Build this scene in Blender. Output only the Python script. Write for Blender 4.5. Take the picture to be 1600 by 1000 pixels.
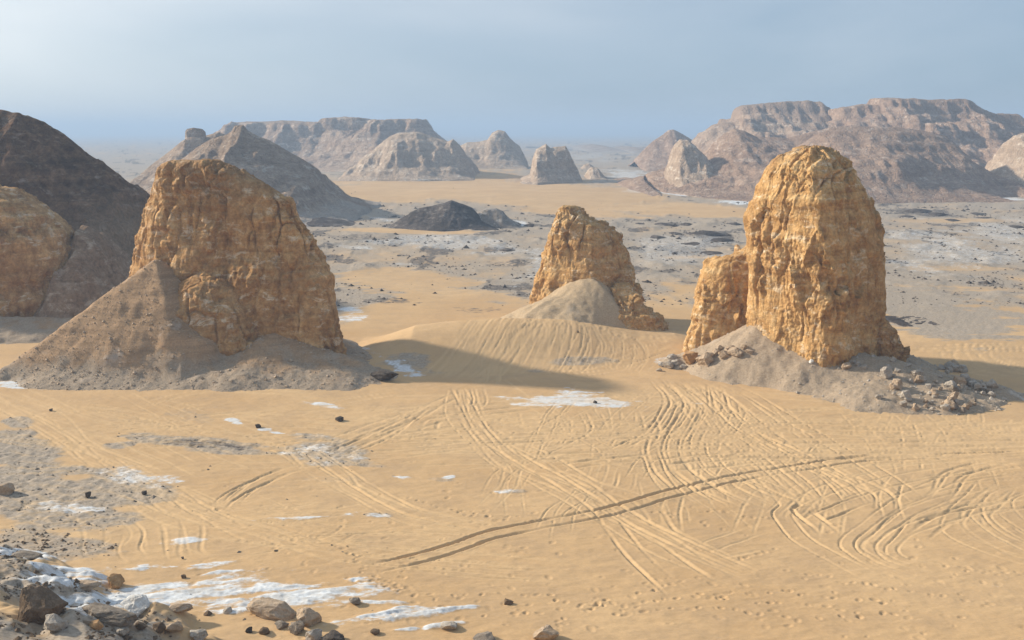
import bpy, bmesh, math, random
import numpy as np

# ------------------------------------------------------------------ clear
for o in list(bpy.data.objects):
    bpy.data.objects.remove(o, do_unlink=True)
SC = bpy.context.scene
COL = SC.collection
RAD = math.radians

# ------------------------------------------------------------------ camera
CAM_Z = 30.0
PITCH = RAD(10.74)
FPX = 1600 * 35.0 / 36.0
cam = bpy.data.cameras.new('camera')
cam.lens = 35.0
cam.sensor_width = 36.0
cam.clip_start = 0.1
cam.clip_end = 30000.0
cam_o = bpy.data.objects.new('camera', cam)
COL.objects.link(cam_o)
cam_o.location = (0, 0, CAM_Z)
cam_o.rotation_euler = (math.pi / 2 - PITCH, 0, 0)
SC.camera = cam_o

# ------------------------------------------------------------------ sun and sky
SUN_EL = RAD(26.0)
SUN_BACK = RAD(19.0)          # the sun stands to the left and a little behind the rocks
TO_SUN = (-math.cos(SUN_EL) * math.cos(SUN_BACK), math.cos(SUN_EL) * math.sin(SUN_BACK), math.sin(SUN_EL))
sun = bpy.data.lights.new('sun', 'SUN')
sun.energy = 5.0
sun.angle = RAD(2.4)
sun.color = (1.0, 0.885, 0.72)
sun_o = bpy.data.objects.new('sun', sun)
COL.objects.link(sun_o)
from mathutils import Vector
sun_o.rotation_euler = Vector(TO_SUN).to_track_quat('Z', 'Y').to_euler()
sun_o.location = (-60, 30, 90)

world = bpy.data.worlds.new('World')
SC.world = world
world.use_nodes = True
wn, wl = world.node_tree.nodes, world.node_tree.links
wn.clear()
w_out = wn.new('ShaderNodeOutputWorld')
w_bg = wn.new('ShaderNodeBackground')
w_bg.inputs['Strength'].default_value = 0.098
w_sky = wn.new('ShaderNodeTexSky')
w_sky.sky_type = 'NISHITA'
w_sky.sun_disc = False
w_sky.sun_elevation = SUN_EL
w_sky.sun_rotation = math.atan2(TO_SUN[0], TO_SUN[1])
w_sky.altitude = 100
w_sky.air_density = 1.0
w_sky.dust_density = 0.6
w_sky.ozone_density = 2.0
# thin high cloud veil, everywhere in the sky
w_tc = wn.new('ShaderNodeTexCoord')
w_map = wn.new('ShaderNodeMapping')
w_map.inputs['Scale'].default_value = (1.0, 1.0, 3.2)
w_n = wn.new('ShaderNodeTexNoise')
w_n.inputs['Scale'].default_value = 1.6
w_n.inputs['Detail'].default_value = 5.0
w_n.inputs['Roughness'].default_value = 0.5
w_n.inputs['Distortion'].default_value = 0.4
w_r = wn.new('ShaderNodeMapRange')
w_r.inputs['From Min'].default_value = 0.3
w_r.inputs['From Max'].default_value = 0.75
w_r.inputs['To Min'].default_value = 0.70
w_r.inputs['To Max'].default_value = 0.90
w_mix = wn.new('ShaderNodeMix')
w_mix.data_type = 'RGBA'
w_veil = wn.new('ShaderNodeMix')
w_veil.data_type = 'RGBA'
w_veil.inputs[6].default_value = (2.25, 3.25, 4.5, 1)
w_veil.inputs[7].default_value = (7.2, 7.5, 7.7, 1)
w_dot = wn.new('ShaderNodeVectorMath'); w_dot.operation = 'DOT_PRODUCT'
w_dot.inputs[1].default_value = TO_SUN
w_nm = wn.new('ShaderNodeVectorMath'); w_nm.operation = 'NORMALIZE'
wl.new(w_tc.outputs['Generated'], w_nm.inputs[0])
wl.new(w_nm.outputs[0], w_dot.inputs[0])
w_au = wn.new('ShaderNodeMapRange')
w_au.interpolation_type = 'SMOOTHERSTEP'
w_au.inputs['From Min'].default_value = 0.22
w_au.inputs['From Max'].default_value = 1.0
wl.new(w_dot.outputs['Value'], w_au.inputs['Value'])
w_add = wn.new('ShaderNodeMath'); w_add.operation = 'MULTIPLY_ADD'
w_add.inputs[1].default_value = 1.0
w_n2 = wn.new('ShaderNodeMapRange')
w_n2.inputs['From Min'].default_value = 0.42
w_n2.inputs['From Max'].default_value = 0.72
w_n2.inputs['To Max'].default_value = 0.42
wl.new(w_n.outputs['Fac'], w_n2.inputs['Value'])
wl.new(w_au.outputs['Result'], w_add.inputs[0])
wl.new(w_n2.outputs['Result'], w_add.inputs[2])
wl.new(w_add.outputs[0], w_veil.inputs[0])
wl.new(w_veil.outputs[2], w_mix.inputs[7])
wl.new(w_tc.outputs['Generated'], w_map.inputs['Vector'])
wl.new(w_map.outputs['Vector'], w_n.inputs['Vector'])
wl.new(w_n.outputs['Fac'], w_r.inputs['Value'])
wl.new(w_r.outputs['Result'], w_mix.inputs[0])
wl.new(w_sky.outputs['Color'], w_mix.inputs[6])
wl.new(w_mix.outputs[2], w_bg.inputs['Color'])
wl.new(w_bg.outputs['Background'], w_out.inputs['Surface'])

SC.view_settings.view_transform = 'Standard'
SC.view_settings.look = 'None'
SC.view_settings.exposure = 0.37
SC.view_settings.gamma = 1.0
SC.view_settings.use_curve_mapping = False
SC.render.engine = 'CYCLES'
SC.cycles.max_bounces = 6
SC.cycles.volume_bounces = 0

# ------------------------------------------------------------------ noise
_perm = np.random.RandomState(7).permutation(256)
PERM = np.concatenate([_perm, _perm, _perm]).astype(np.int32)
_g2 = np.random.RandomState(3).uniform(0, 2 * np.pi, 256)
G2X, G2Y = np.cos(_g2), np.sin(_g2)
_g3 = np.random.RandomState(5).normal(size=(256, 3))
_g3 /= np.linalg.norm(_g3, axis=1)[:, None]
RND = np.random.RandomState(11).uniform(0, 1, 256)

def fade(t):
    return t * t * t * (t * (t * 6 - 15) + 10)

def perlin2(x, y, seed=0):
    x = np.asarray(x, float) + seed * 17.31
    y = np.asarray(y, float) - seed * 9.73
    xi = np.floor(x).astype(np.int64); yi = np.floor(y).astype(np.int64)
    xf = x - xi; yf = y - yi
    xi &= 255; yi &= 255
    u, v = fade(xf), fade(yf)
    def g(ix, iy, fx, fy):
        h = PERM[PERM[ix & 255] + (iy & 255)]
        return G2X[h] * fx + G2Y[h] * fy
    a = g(xi, yi, xf, yf); b = g(xi + 1, yi, xf - 1, yf)
    c = g(xi, yi + 1, xf, yf - 1); d = g(xi + 1, yi + 1, xf - 1, yf - 1)
    return 1.5 * ((a + u * (b - a)) * (1 - v) + (c + u * (d - c)) * v)

def perlin3(x, y, z, seed=0):
    x = np.asarray(x, float) + seed * 17.31
    y = np.asarray(y, float) - seed * 9.73
    z = np.asarray(z, float) + seed * 5.19
    xi = np.floor(x).astype(np.int64); yi = np.floor(y).astype(np.int64); zi = np.floor(z).astype(np.int64)
    xf = x - xi; yf = y - yi; zf = z - zi
    u, v, w = fade(xf), fade(yf), fade(zf)
    def g(a, b, c):
        h = PERM[PERM[PERM[(xi + a) & 255] + ((yi + b) & 255)] + ((zi + c) & 255)]
        return _g3[h, 0] * (xf - a) + _g3[h, 1] * (yf - b) + _g3[h, 2] * (zf - c)
    r = 0
    for c, wz in ((0, 1 - w), (1, w)):
        p = (g(0, 0, c) * (1 - u) + g(1, 0, c) * u) * (1 - v) + (g(0, 1, c) * (1 - u) + g(1, 1, c) * u) * v
        r = r + p * wz
    return 1.5 * r

def fbm2(x, y, octv=4, seed=0, rough=0.5):
    a, s, r = 1.0, 0.0, 0.0
    for i in range(octv):
        r = r + a * perlin2(x * 2 ** i, y * 2 ** i, seed + i * 3)
        a *= rough
    return r

def fbm3(x, y, z, octv=4, seed=0, rough=0.5):
    a, r = 1.0, 0.0
    for i in range(octv):
        r = r + a * perlin3(x * 2 ** i, y * 2 ** i, z * 2 ** i, seed + i * 3)
        a *= rough
    return r

def ridged2(x, y, octv=3, seed=0):
    a, r = 1.0, 0.0
    for i in range(octv):
        r = r + a * (1 - 2 * np.abs(perlin2(x * 2 ** i, y * 2 ** i, seed + i * 5)))
        a *= 0.5
    return r

def cells3(x, y, z, seed=0):
    """F1 distance, F2-F1 and a random value for the nearest cell."""
    xi = np.floor(x).astype(np.int64); yi = np.floor(y).astype(np.int64); zi = np.floor(z).astype(np.int64)
    f1 = np.full(x.shape, 9.0); f2 = np.full(x.shape, 9.0); rid = np.zeros(x.shape); tilt = np.zeros(x.shape)
    for a in (-1, 0, 1):
        for b in (-1, 0, 1):
            for c in (-1, 0, 1):
                h = PERM[PERM[PERM[(xi + a + seed * 13) & 255] + ((yi + b) & 255)] + ((zi + c) & 255)]
                dx = xi + a + RND[h] - x
                dy = yi + b + RND[(h + 57) & 255] - y
                dz = zi + c + RND[(h + 131) & 255] - z
                d = np.sqrt(dx * dx + dy * dy + dz * dz)
                near = d < f1
                f2 = np.where(near, f1, np.minimum(f2, d))
                rid = np.where(near, RND[(h + 199) & 255], rid)
                tilt = np.where(near, dx * (RND[(h + 23) & 255] - .5) + dy * (RND[(h + 91) & 255] - .5) + dz * (RND[(h + 167) & 255] - .5), tilt)
                f1 = np.where(near, d, f1)
    return f1, f2 - f1, rid, tilt

def sstep(a, b, x):
    t = np.clip((x - a) / (b - a), 0, 1)
    return t * t * (3 - 2 * t)

# ------------------------------------------------------------------ photo pixel <-> place
CT, ST = math.cos(PITCH), math.sin(PITCH)

def ray(px, py):
    u = (px - 800.0) / FPX
    v = (500.0 - py) / FPX
    return u, CT + v * ST, -ST + v * CT

def at(px, py, Y):
    dx, dy, dz = ray(px, py)
    t = Y / dy
    return dx * t, Y, CAM_Z + dz * t

def gnd(px, py, z=0.0):
    dx, dy, dz = ray(px, py)
    t = (z - CAM_Z) / dz
    return dx * t, dy * t

def topix(x, y, z):
    dep = y * CT + (CAM_Z - z) * ST
    up = y * ST - (CAM_Z - z) * CT
    dep = np.maximum(dep, 0.5)
    return 800 + FPX * x / dep, 500 - FPX * up / dep

# ------------------------------------------------------------------ height of the open ground
DUNE = [(470, 545), (560, 534), (650, 504), (720, 499), (790, 497), (860, 500), (900, 504), (960, 516), (1000, 523), (1060, 529), (1120, 545)]
_dx = np.array([at(p, q, 138)[0] for p, q in DUNE]); _dz = np.array([at(p, q, 138)[2] for p, q in DUNE])
_dz = np.maximum(_dz, 0); _dz[0] = _dz[-1] = 0

def gh(x, y):
    x = np.asarray(x, float); y = np.asarray(y, float)
    z = 0.22 * fbm2(x / 26, y / 26, 2, 1)
    far = sstep(170, 420, y)
    z = z + far * (0.5 * fbm2(x / 90, y / 120, 3, 4))
    # dune between the towers
    cr = np.interp(x, _dx, _dz, left=0, right=0)
    yc = 138 + 2.5 * np.sin(x / 14)
    t = np.where(y < yc, (yc - y) / 17.0, (y - yc) / 13.0)
    z = z + cr * (1 - sstep(0, 1, t))
    # far pale sand rise
    z = z + 4.0 * np.exp(-((x + 45) / 95) ** 2 - ((y - 690) / 120) ** 2)
    z = z + 2.0 * np.exp(-((x + 10) / 80) ** 2 - ((y - 470) / 50) ** 2)
    # gentle rise of sand at the far side of the tallest tower
    z = z + 1.2 * np.exp(-((x - 62) / 22) ** 2 - ((y - 136) / 12) ** 2)
    # slope the camera stands on
    nz = fbm2(x / 5, y / 5, 4, 9)
    toe_cam = 37.0 + 1.5 * nz
    z = z + np.minimum(np.maximum(toe_cam - y, 0) * 0.76, 28.0)
    # stony spur coming down at the left
    toe = np.interp(x, [-70, -34, -28, -22, -17, -12, -7, 0], [78, 67, 63.5, 59, 54, 47, 40, 30])
    s = np.maximum(toe + 2.0 * nz - y, 0)
    sp = np.minimum(0.34 * s, 10.0)
    z = np.maximum(z, sp + 0.25 * nz * sstep(0, 4, s))
    return z

TALUS = []          # scree aprons: functions of x, y that give a height

def H(x, y):
    z = gh(x, y)
    for f in TALUS:
        z = np.maximum(z, f(x, y))
    return z

def hit(px, py, near=24.0, far=420.0):
    dx, dy, dz = ray(px, py)
    Y = np.exp(np.linspace(math.log(near), math.log(far), 3000))
    t = Y / dy
    z = CAM_Z + dz * t
    h = H(dx * t, Y)
    i = int(np.argmax(z <= h))
    if i == 0:
        i = len(Y) - 1
    return float(dx * t[i]), float(Y[i]), float(h[i])

# ------------------------------------------------------------------ where chalk, gravel and sand lie
def patch(px, py, lst, nz, amp=0.55, soft=0.45):
    m = np.zeros_like(px)
    for (cx, cy, rx, ry, rot, st) in lst:
        sel = (np.abs(px - cx) < rx * 2.2 + 30) & (np.abs(py - cy) < (ry + rx * abs(math.sin(RAD(rot)))) * 2.2 + 20)
        if not sel.any():
            continue
        a, b = px[sel] - cx, py[sel] - cy
        c, s = math.cos(RAD(rot)), math.sin(RAD(rot))
        d = np.sqrt(((a * c + b * s) / rx) ** 2 + ((-a * s + b * c) / ry) ** 2)
        v = sstep(0, soft, 1 - d + nz[sel] * amp) * st
        m[sel] = np.maximum(m[sel], v)
    return m

CHALK = [(905, 626, 135, 13, 2, .95), (840, 632, 70, 6, -2, .8), (365, 657, 22, 6, 15, .9), (428, 676, 30, 6, 12, .85), (515, 634, 38, 4, 8, .8),
         (625, 746, 26, 4, 4, .9), (640, 755, 22, 4, 2, .9), (702, 746, 14, 4, -4, .9), (790, 768, 30, 4, -2, .75), (545, 803, 26, 6, -4, .9), (490, 808, 70, 4, -3, .7), (590, 806, 34, 4, 2, .6),
         (290, 846, 42, 7, -4, .95), (145, 796, 34, 5, -2, .85), (40, 868, 70, 9, 8, .8),
         (130, 893, 110, 10, 4, .9), (215, 890, 60, 9, -2, 1), (320, 886, 50, 5, -9, .9), (330, 897, 44, 4, -8, .9), (250, 915, 110, 13, -6, .75), (380, 925, 120, 12, -7, .95), (470, 918, 120, 9, -8, 1),
         (330, 940, 110, 10, -3, .95), (450, 935, 80, 12, -4, .95), (560, 940, 90, 5, 1, .9), (590, 963, 95, 11, -6, 1), (680, 953, 60, 5, -4, .9), (690, 978, 40, 6, -6, .9), (632, 984, 34, 4, -6, .85),
         (1145, 584, 34, 9, 6, .95), (300, 925, 230, 32, -6, .75), (150, 900, 150, 22, 3, .75), (470, 932, 190, 24, -6, .78), (1040, 560, 26, 7, -20, .5), (640, 579, 28, 11, 10, .8), (600, 560, 40, 7, 25, .6), (30, 598, 60, 8, 4, .8),
         (548, 490, 34, 15, 12, .7), (1100, 309, 95, 6, 7, .9), (1200, 318, 60, 4, 5, .7), (1500, 311, 150, 6, -1, .6), (985, 272, 70, 9, 4, .45), (1010, 296, 60, 8, 4, .4), (580, 340, 50, 5, 10, .4),
         (560, 388, 60, 8, 4, .4), (760, 396, 90, 12, 2, .35), (1200, 420, 140, 30, 3, .40), (1480, 385, 190, 62, 0, .34), (1060, 390, 120, 40, 0, .32), (700, 385, 200, 22, 0, .36), (880, 420, 120, 40, 0, .36), (640, 412, 70, 5, 0, .35), (790, 345, 40, 6, 10, .5), (500, 703, 75, 22, 8, .52), (205, 748, 75, 18, 5, .55), (100, 790, 60, 10, 3, .45), (910, 245, 90, 10, 0, .3)]
GRAVEL = [(60, 770, 190, 70, 14, 1), (180, 762, 110, 34, 8, 1), (20, 705, 110, 40, 14, 1), (80, 850, 120, 30, 4, .7), (290, 690, 130, 12, 4, 1), (340, 700, 90, 12, 4, .85), (185, 695, 36, 6, -4, .8),
          (28, 658, 30, 15, -6, .9), (500, 703, 80, 26, 8, .95), (545, 722, 80, 9, 6, .7), (905, 565, 60, 8, -3, 1), (835, 580, 22, 4, 0, .6), (525, 750, 30, 5, 0, .3), (800, 768, 36, 4, -2, .7), (520, 748, 60, 6, 0, .3), (690, 750, 30, 5, 0, .5),
          (300, 650, 60, 10, 6, .35), (590, 805, 36, 5, 2, .6), (1490, 500, 150, 40, 4, .85), (1400, 470, 200, 30, 0, .9), (640, 566, 60, 20, 10, .7), (1370, 635, 170, 9, 9, .3)]
SANDY = [(660, 290, 190, 32, -3, 1), (860, 305, 260, 30, 3, 1), (1050, 328, 180, 14, 2, 1), (630, 361, 150, 5, 1, .9), (640, 440, 130, 26, 4, .75), (740, 462, 80, 14, 3, .7), (900, 330, 140, 12, 3, .8),
         (1480, 345, 120, 5, 0, .5), (1250, 446, 200, 8, 2, .4), (1500, 420, 120, 5, 0, .5), (1120, 400, 90, 4, -2, .5), (560, 300, 60, 16, 0, .9), (1180, 385, 50, 3, 0, .6), (1530, 452, 120, 5, 2, .4)]
DARK = [(560, 372, 95, 8, 2, .55), (1110, 368, 60, 8, 3, .8), (1040, 352, 30, 5, 0, .7), (1090, 395, 70, 9, 6, .6), (1120, 385, 40, 6, 0, .6), (790, 412, 70, 10, 2, .5), (600, 470, 60, 7, 2, .6), (740, 484, 50, 7, 0, .5),
        (1440, 330, 60, 6, 2, .7), (1480, 338, 50, 4, 0, .6), (1560, 372, 50, 4, 0, .5), (1590, 352, 40, 4, 0, .5), (950, 372, 70, 8, 3, .45), (660, 376, 60, 5, 0, .4), (930, 235, 70, 4, 0, .6), (1180, 408, 60, 6, 4, .5), (60, 720, 110, 26, 12, .35), (300, 692, 110, 9, 4, .6), (905, 565, 60, 6, -3, .45), (1050, 345, 80, 5, 0, .3)]

def masks(x, y, z):
    px, py = topix(x, y, z)
    n = fbm2(x / 7, y / 4, 4, 21, 0.6)
    nfar = fbm2(x / 26, y / 42, 5, 25, 0.62)
    k = sstep(160, 260, y)
    nn = n * (1 - k) + nfar * k
    chalk = patch(px, py, CHALK, nn, .7, .75)
    gravel = patch(px, py, GRAVEL, nn, .34)
    dark = patch(px, py, DARK, nn)
    sandy = patch(px, py, SANDY, nn, .38)
    ca, sa = math.cos(.27), math.sin(.27)
    strk = fbm2((x * ca + y * sa) / 7.0, (-x * sa + y * ca) / .9, 4, 71, .6)
    chalk = chalk * (1 - (1 - k) * (.5 - .5 * sstep(-.6, .0, strk)))
    # the far flat is gravel unless sand covers it
    flat = sstep(165, 195, y + nfar * 26)
    g2 = flat * (1 - sandy) * np.clip(0.88 + 0.4 * nfar, 0.35, 1)
    gravel = np.maximum(gravel, g2)
    # stony spur by the camera
    toe = np.interp(x, [-70, -34, -28, -22, -17, -12, -7, 0], [78, 67, 63.5, 59, 54, 47, 40, 30])
    sp = sstep(-1, 5, toe - y + 3 * n) * sstep(2, -8, x)
    gravel = np.maximum(gravel, sp * np.clip(.75 + .5 * n, 0, 1))
    dark = np.maximum(dark, sp * 0.15)
    fl = flat * sstep(.30, .8, fbm2(x / 12, y / 22, 5, 33, .65) + 0.22)
    dark = np.maximum(dark, fl * .7 * (1 - sandy))
    return chalk, gravel, dark, sandy

# ------------------------------------------------------------------ mesh helpers
def mesh_grid(name, V, wrap=False, smooth=True, keep=None):
    """V: (rows, cols, 3) array to a quad mesh."""
    r, c = V.shape[:2]
    idx = np.arange(r * c).reshape(r, c)
    if wrap:
        idx = np.concatenate([idx, idx[:, :1]], axis=1)
    q = np.stack([idx[:-1, :-1], idx[:-1, 1:], idx[1:, 1:], idx[1:, :-1]], axis=-1).reshape(-1, 4)
    if keep is not None:
        q = q[keep.reshape(-1)]
        used = np.unique(q)
        rem = np.full(r * c, -1); rem[used] = np.arange(len(used))
        q = rem[q]
        P = V.reshape(-1, 3)[used]
    else:
        P = V.reshape(-1, 3)
    return mesh_from(name, P, q, smooth)

def mesh_from(name, P, faces, smooth=True):
    n, k = faces.shape
    me = bpy.data.meshes.new(name)
    me.vertices.add(len(P)); me.vertices.foreach_set('co', np.ascontiguousarray(P, dtype=np.float32).ravel())
    me.loops.add(n * k); me.loops.foreach_set('vertex_index', np.ascontiguousarray(faces, dtype=np.int32).ravel())
    me.polygons.add(n)
    me.polygons.foreach_set('loop_start', np.arange(0, n * k, k, dtype=np.int32))
    me.polygons.foreach_set('use_smooth', np.full(n, smooth, dtype=bool))
    me.update(calc_edges=True)
    me.validate()
    return me

def add_obj(name, me, mat=None, parent=None, label=None, cat=None, group=None, kind=None):
    o = bpy.data.objects.new(name, me)
    COL.objects.link(o)
    if mat is not None and me is not None and not me.materials:
        me.materials.append(mat)
    if parent is not None:
        o.parent = parent
    if label: o['label'] = label
    if cat: o['category'] = cat
    if group: o['group'] = group
    if kind: o['kind'] = kind
    return o

# ------------------------------------------------------------------ materials
class NT:
    def __init__(s, name):
        s.m = bpy.data.materials.new(name)
        s.m.use_nodes = True
        s.t = s.m.node_tree
        s.t.nodes.clear()
        s.out = s.t.nodes.new('ShaderNodeOutputMaterial')
        s.b = s.t.nodes.new('ShaderNodeBsdfPrincipled')
        s.b.inputs['Roughness'].default_value = 0.95
        s.b.inputs['Specular IOR Level'].default_value = 0.12
        s.t.links.new(s.b.outputs[0], s.out.inputs['Surface'])
        s.geo = s.t.nodes.new('ShaderNodeNewGeometry')
        s.pos = s.geo.outputs['Position']
    def put(s, sock, v):
        if hasattr(v, 'is_output'): s.t.links.new(v, sock)
        elif isinstance(v, (tuple, list)) and len(v) == 3 and sock.type == 'RGBA': sock.default_value = (*v, 1)
        else: sock.default_value = v
    def math(s, op, a, b=0.0, c=0.0):
        n = s.t.nodes.new('ShaderNodeMath'); n.operation = op
        s.put(n.inputs[0], a); s.put(n.inputs[1], b); s.put(n.inputs[2], c)
        return n.outputs[0]
    def scale(s, vec, sc, off=(0, 0, 0)):
        n = s.t.nodes.new('ShaderNodeMapping')
        s.put(n.inputs['Vector'], vec); n.inputs['Scale'].default_value = sc; n.inputs['Location'].default_value = off
        return n.outputs[0]
    def noise(s, vec, scale, detail=5, rough=.55, dist=0.0):
        n = s.t.nodes.new('ShaderNodeTexNoise')
        s.put(n.inputs['Vector'], vec)
        n.inputs['Scale'].default_value = scale; n.inputs['Detail'].default_value = detail
        n.inputs['Roughness'].default_value = rough; n.inputs['Distortion'].default_value = dist
        return n.outputs['Fac']
    def voro(s, vec, scale, feature='F1', out='Distance', rnd=1.0):
        n = s.t.nodes.new('ShaderNodeTexVoronoi'); n.feature = feature
        s.put(n.inputs['Vector'], vec); n.inputs['Scale'].default_value = scale; n.inputs['Randomness'].default_value = rnd
        return n.outputs[out]
    def rng(s, v, a, b, c=0.0, d=1.0, smooth=False):
        n = s.t.nodes.new('ShaderNodeMapRange')
        if smooth: n.interpolation_type = 'SMOOTHSTEP'
        s.put(n.inputs['Value'], v)
        for k, q in zip(('From Min', 'From Max', 'To Min', 'To Max'), (a, b, c, d)): s.put(n.inputs[k], q)
        return n.outputs['Result']
    def mix(s, f, a, b, mode='MIX'):
        n = s.t.nodes.new('ShaderNodeMix'); n.data_type = 'RGBA'; n.blend_type = mode
        s.put(n.inputs[0], f); s.put(n.inputs[6], a); s.put(n.inputs[7], b)
        return n.outputs[2]
    def ramp(s, f, stops):
        n = s.t.nodes.new('ShaderNodeValToRGB')
        e = n.color_ramp.elements
        while len(e) < len(stops): e.new(0.5)
        for el, (p, c) in zip(e, stops): el.position = p; el.color = (*c, 1)
        s.put(n.inputs[0], f)
        return n.outputs[0]
    def grey(s, v):
        n = s.t.nodes.new('ShaderNodeCombineColor')
        for i in range(3): s.put(n.inputs[i], v)
        return n.outputs[0]
    def sepz(s):
        n = s.t.nodes.new('ShaderNodeSeparateXYZ'); s.put(n.inputs[0], s.pos)
        return n.outputs[2]
    def attr(s, name):
        n = s.t.nodes.new('ShaderNodeAttribute'); n.attribute_name = name
        return n
    def bump(s, h, strength, dist, prev=None):
        n = s.t.nodes.new('ShaderNodeBump')
        n.inputs['Strength'].default_value = strength; n.inputs['Distance'].default_value = dist
        s.put(n.inputs['Height'], h)
        if prev is not None: s.put(n.inputs['Normal'], prev)
        return n.outputs[0]
    def done(s, col, nrm=None):
        s.put(s.b.inputs['Base Color'], col)
        if nrm is not None: s.put(s.b.inputs['Normal'], nrm)
        return s.m

def ground_mat():
    n = NT('ground')
    a = n.attr('cover')
    sep = n.t.nodes.new('ShaderNodeSeparateColor')
    n.put(sep.inputs[0], a.outputs['Color'])
    chalk, gravel, dark = sep.outputs[0], sep.outputs[1], sep.outputs[2]
    n1 = n.noise(n.pos, 0.05, 4)
    n2 = n.noise(n.scale(n.pos, (1, 2.2, 1)), 0.7, 6, .6)
    n3 = n.noise(n.pos, 5.0, 4, .6)
    n4 = n.noise(n.scale(n.pos, (1, 1.6, 1)), 0.22, 6, .6)
    sand = n.mix(n.rng(n1, .35, .65), (.50, .328, .170), (.57, .390, .212))
    sand = n.mix(n.rng(n4, .45, .75), sand, (.455, .312, .178))
    sand = n.mix(1.0, sand, n.grey(n.rng(n3, .3, .7, .93, 1.05)), 'MULTIPLY')
    speck = n.noise(n.pos, 3.2, 5, .75)
    speck2 = n.noise(n.scale(n.pos, (1, 1.4, 1)), 0.55, 6, .7)
    grav = n.ramp(n.rng(speck, .3, .7), [(0, (.15, .12, .09)), (.4, (.32, .268, .21)), (.75, (.41, .345, .275)), (1, (.55, .485, .41))])
    grav = n.mix(n.rng(speck2, .45, .65, 0, .6), grav, (.34, .28, .22))
    drk = n.ramp(n.rng(speck, .3, .65), [(0, (.035, .03, .028)), (.5, (.10, .085, .075)), (1, (.26, .23, .20))])
    cfin = n.noise(n.scale(n.pos, (1, 1.8, 1)), 2.2, 6, .7)
    chk = n.mix(n.rng(n.math('ADD', n.math('MULTIPLY', speck2, .5), n.math('MULTIPLY', cfin, .5)), .38, .6), (.47, .455, .43), (.70, .735, .765))
    brk = n.math('MULTIPLY', n.math('SUBTRACT', n2, .5), 1.1)
    g = n.rng(n.math('ADD', gravel, n.math('MULTIPLY', brk, 1.0)), .12, .88, 0, 1, True)
    d = n.rng(n.math('ADD', dark, n.math('MULTIPLY', brk, 1.2)), .42, .72, 0, 1, True)
    c = n.rng(n.math('ADD', chalk, n.math('ADD', n.math('MULTIPLY', brk, .8), n.math('MULTIPLY', n.math('SUBTRACT', cfin, .5), 1.1))), .20, .66, 0, 1, True)
    col = n.mix(g, sand, grav)
    col = n.mix(d, col, drk)
    col = n.mix(c, col, chk)
    # disturbed sand in wheel ruts is a little paler
    col = n.mix(n.math('MULTIPLY', a.outputs['Alpha'], .42), col, (.63, .445, .245))
    rip = n.noise(n.scale(n.pos, (1.0, 3.0, 1), (0, 0, 0)), 1.6, 3, .5, .6)
    hgt = n.math('ADD', n.math('MULTIPLY', rip, .5), n.math('MULTIPLY', n3, .16))
    hgt = n.math('ADD', hgt, n.math('MULTIPLY', n.math('MULTIPLY', speck, g), .7))
    nrm = n.bump(hgt, .45, .10)
    return n.done(col, nrm)

def rock_mat(name, lo, mid, hi, white=(.62, .52, .40), wamt=.5, zs=.9, top=None, ztop=(20, 27), foot=None, zfoot=(2, 6), bump=.35, sc=1.0, fine=2.6, wfreq=1.0):
    n = NT(name)
    z = n.sepz()
    big = n.noise(n.pos, .10 * sc, 4, .55)
    strata = n.noise(n.scale(n.pos, (.06 * sc, .06 * sc, zs * sc)), 1.0, 6, .65, .5)
    mott = n.noise(n.scale(n.pos, (1, 1, .7)), .8 * sc, 7, .65)
    finen = n.noise(n.pos, fine * sc, 6, .7)
    col = n.ramp(n.rng(n.math('ADD', n.math('MULTIPLY', strata, .42), n.math('MULTIPLY', mott, .58)), .39, .62), [(0, lo), (.45, mid), (1, hi)])
    col = n.mix(n.rng(big, .4, .65, 0, .55), col, lo)
    # pale chalky flecks along the beds
    wb = n.noise(n.scale(n.pos, (.42 * sc, .42 * sc, .85 * sc)), wfreq, 6, .72, .6)
    wk = n.math('MULTIPLY', n.rng(wb, .535, .63, 0, 1, True), n.rng(strata, .40, .56, 0.2, 1))
    col = n.mix(n.math('MULTIPLY', wk, wamt), col, white)
    zn = n.math('ADD', z, n.math('MULTIPLY', n.math('SUBTRACT', big, .5), 9.0 / max(sc, .3)))
    if top is not None:
        col = n.mix(n.rng(zn, ztop[0], ztop[1], 0, .8, True), col, top)
    if foot is not None:
        col = n.mix(n.rng(zn, zfoot[0], zfoot[1], .85, 0, True), col, foot)
    col = n.mix(1.0, col, n.grey(n.rng(finen, .30, .70, .62, 1.22)), 'MULTIPLY')
    vor = n.voro(n.scale(n.pos, (1, 1, .6)), .9 * sc, 'DISTANCE_TO_EDGE')
    h = n.math('ADD', n.math('MULTIPLY', finen, .5), n.math('MULTIPLY', mott, 1.0))
    h = n.math('ADD', h, n.math('MULTIPLY', n.rng(vor, 0, .12), .18))
    h = n.math('ADD', h, n.math('MULTIPLY', strata, .22))
    nrm = n.bump(h, .8, bump / sc)
    return n.done(col, nrm)

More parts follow.
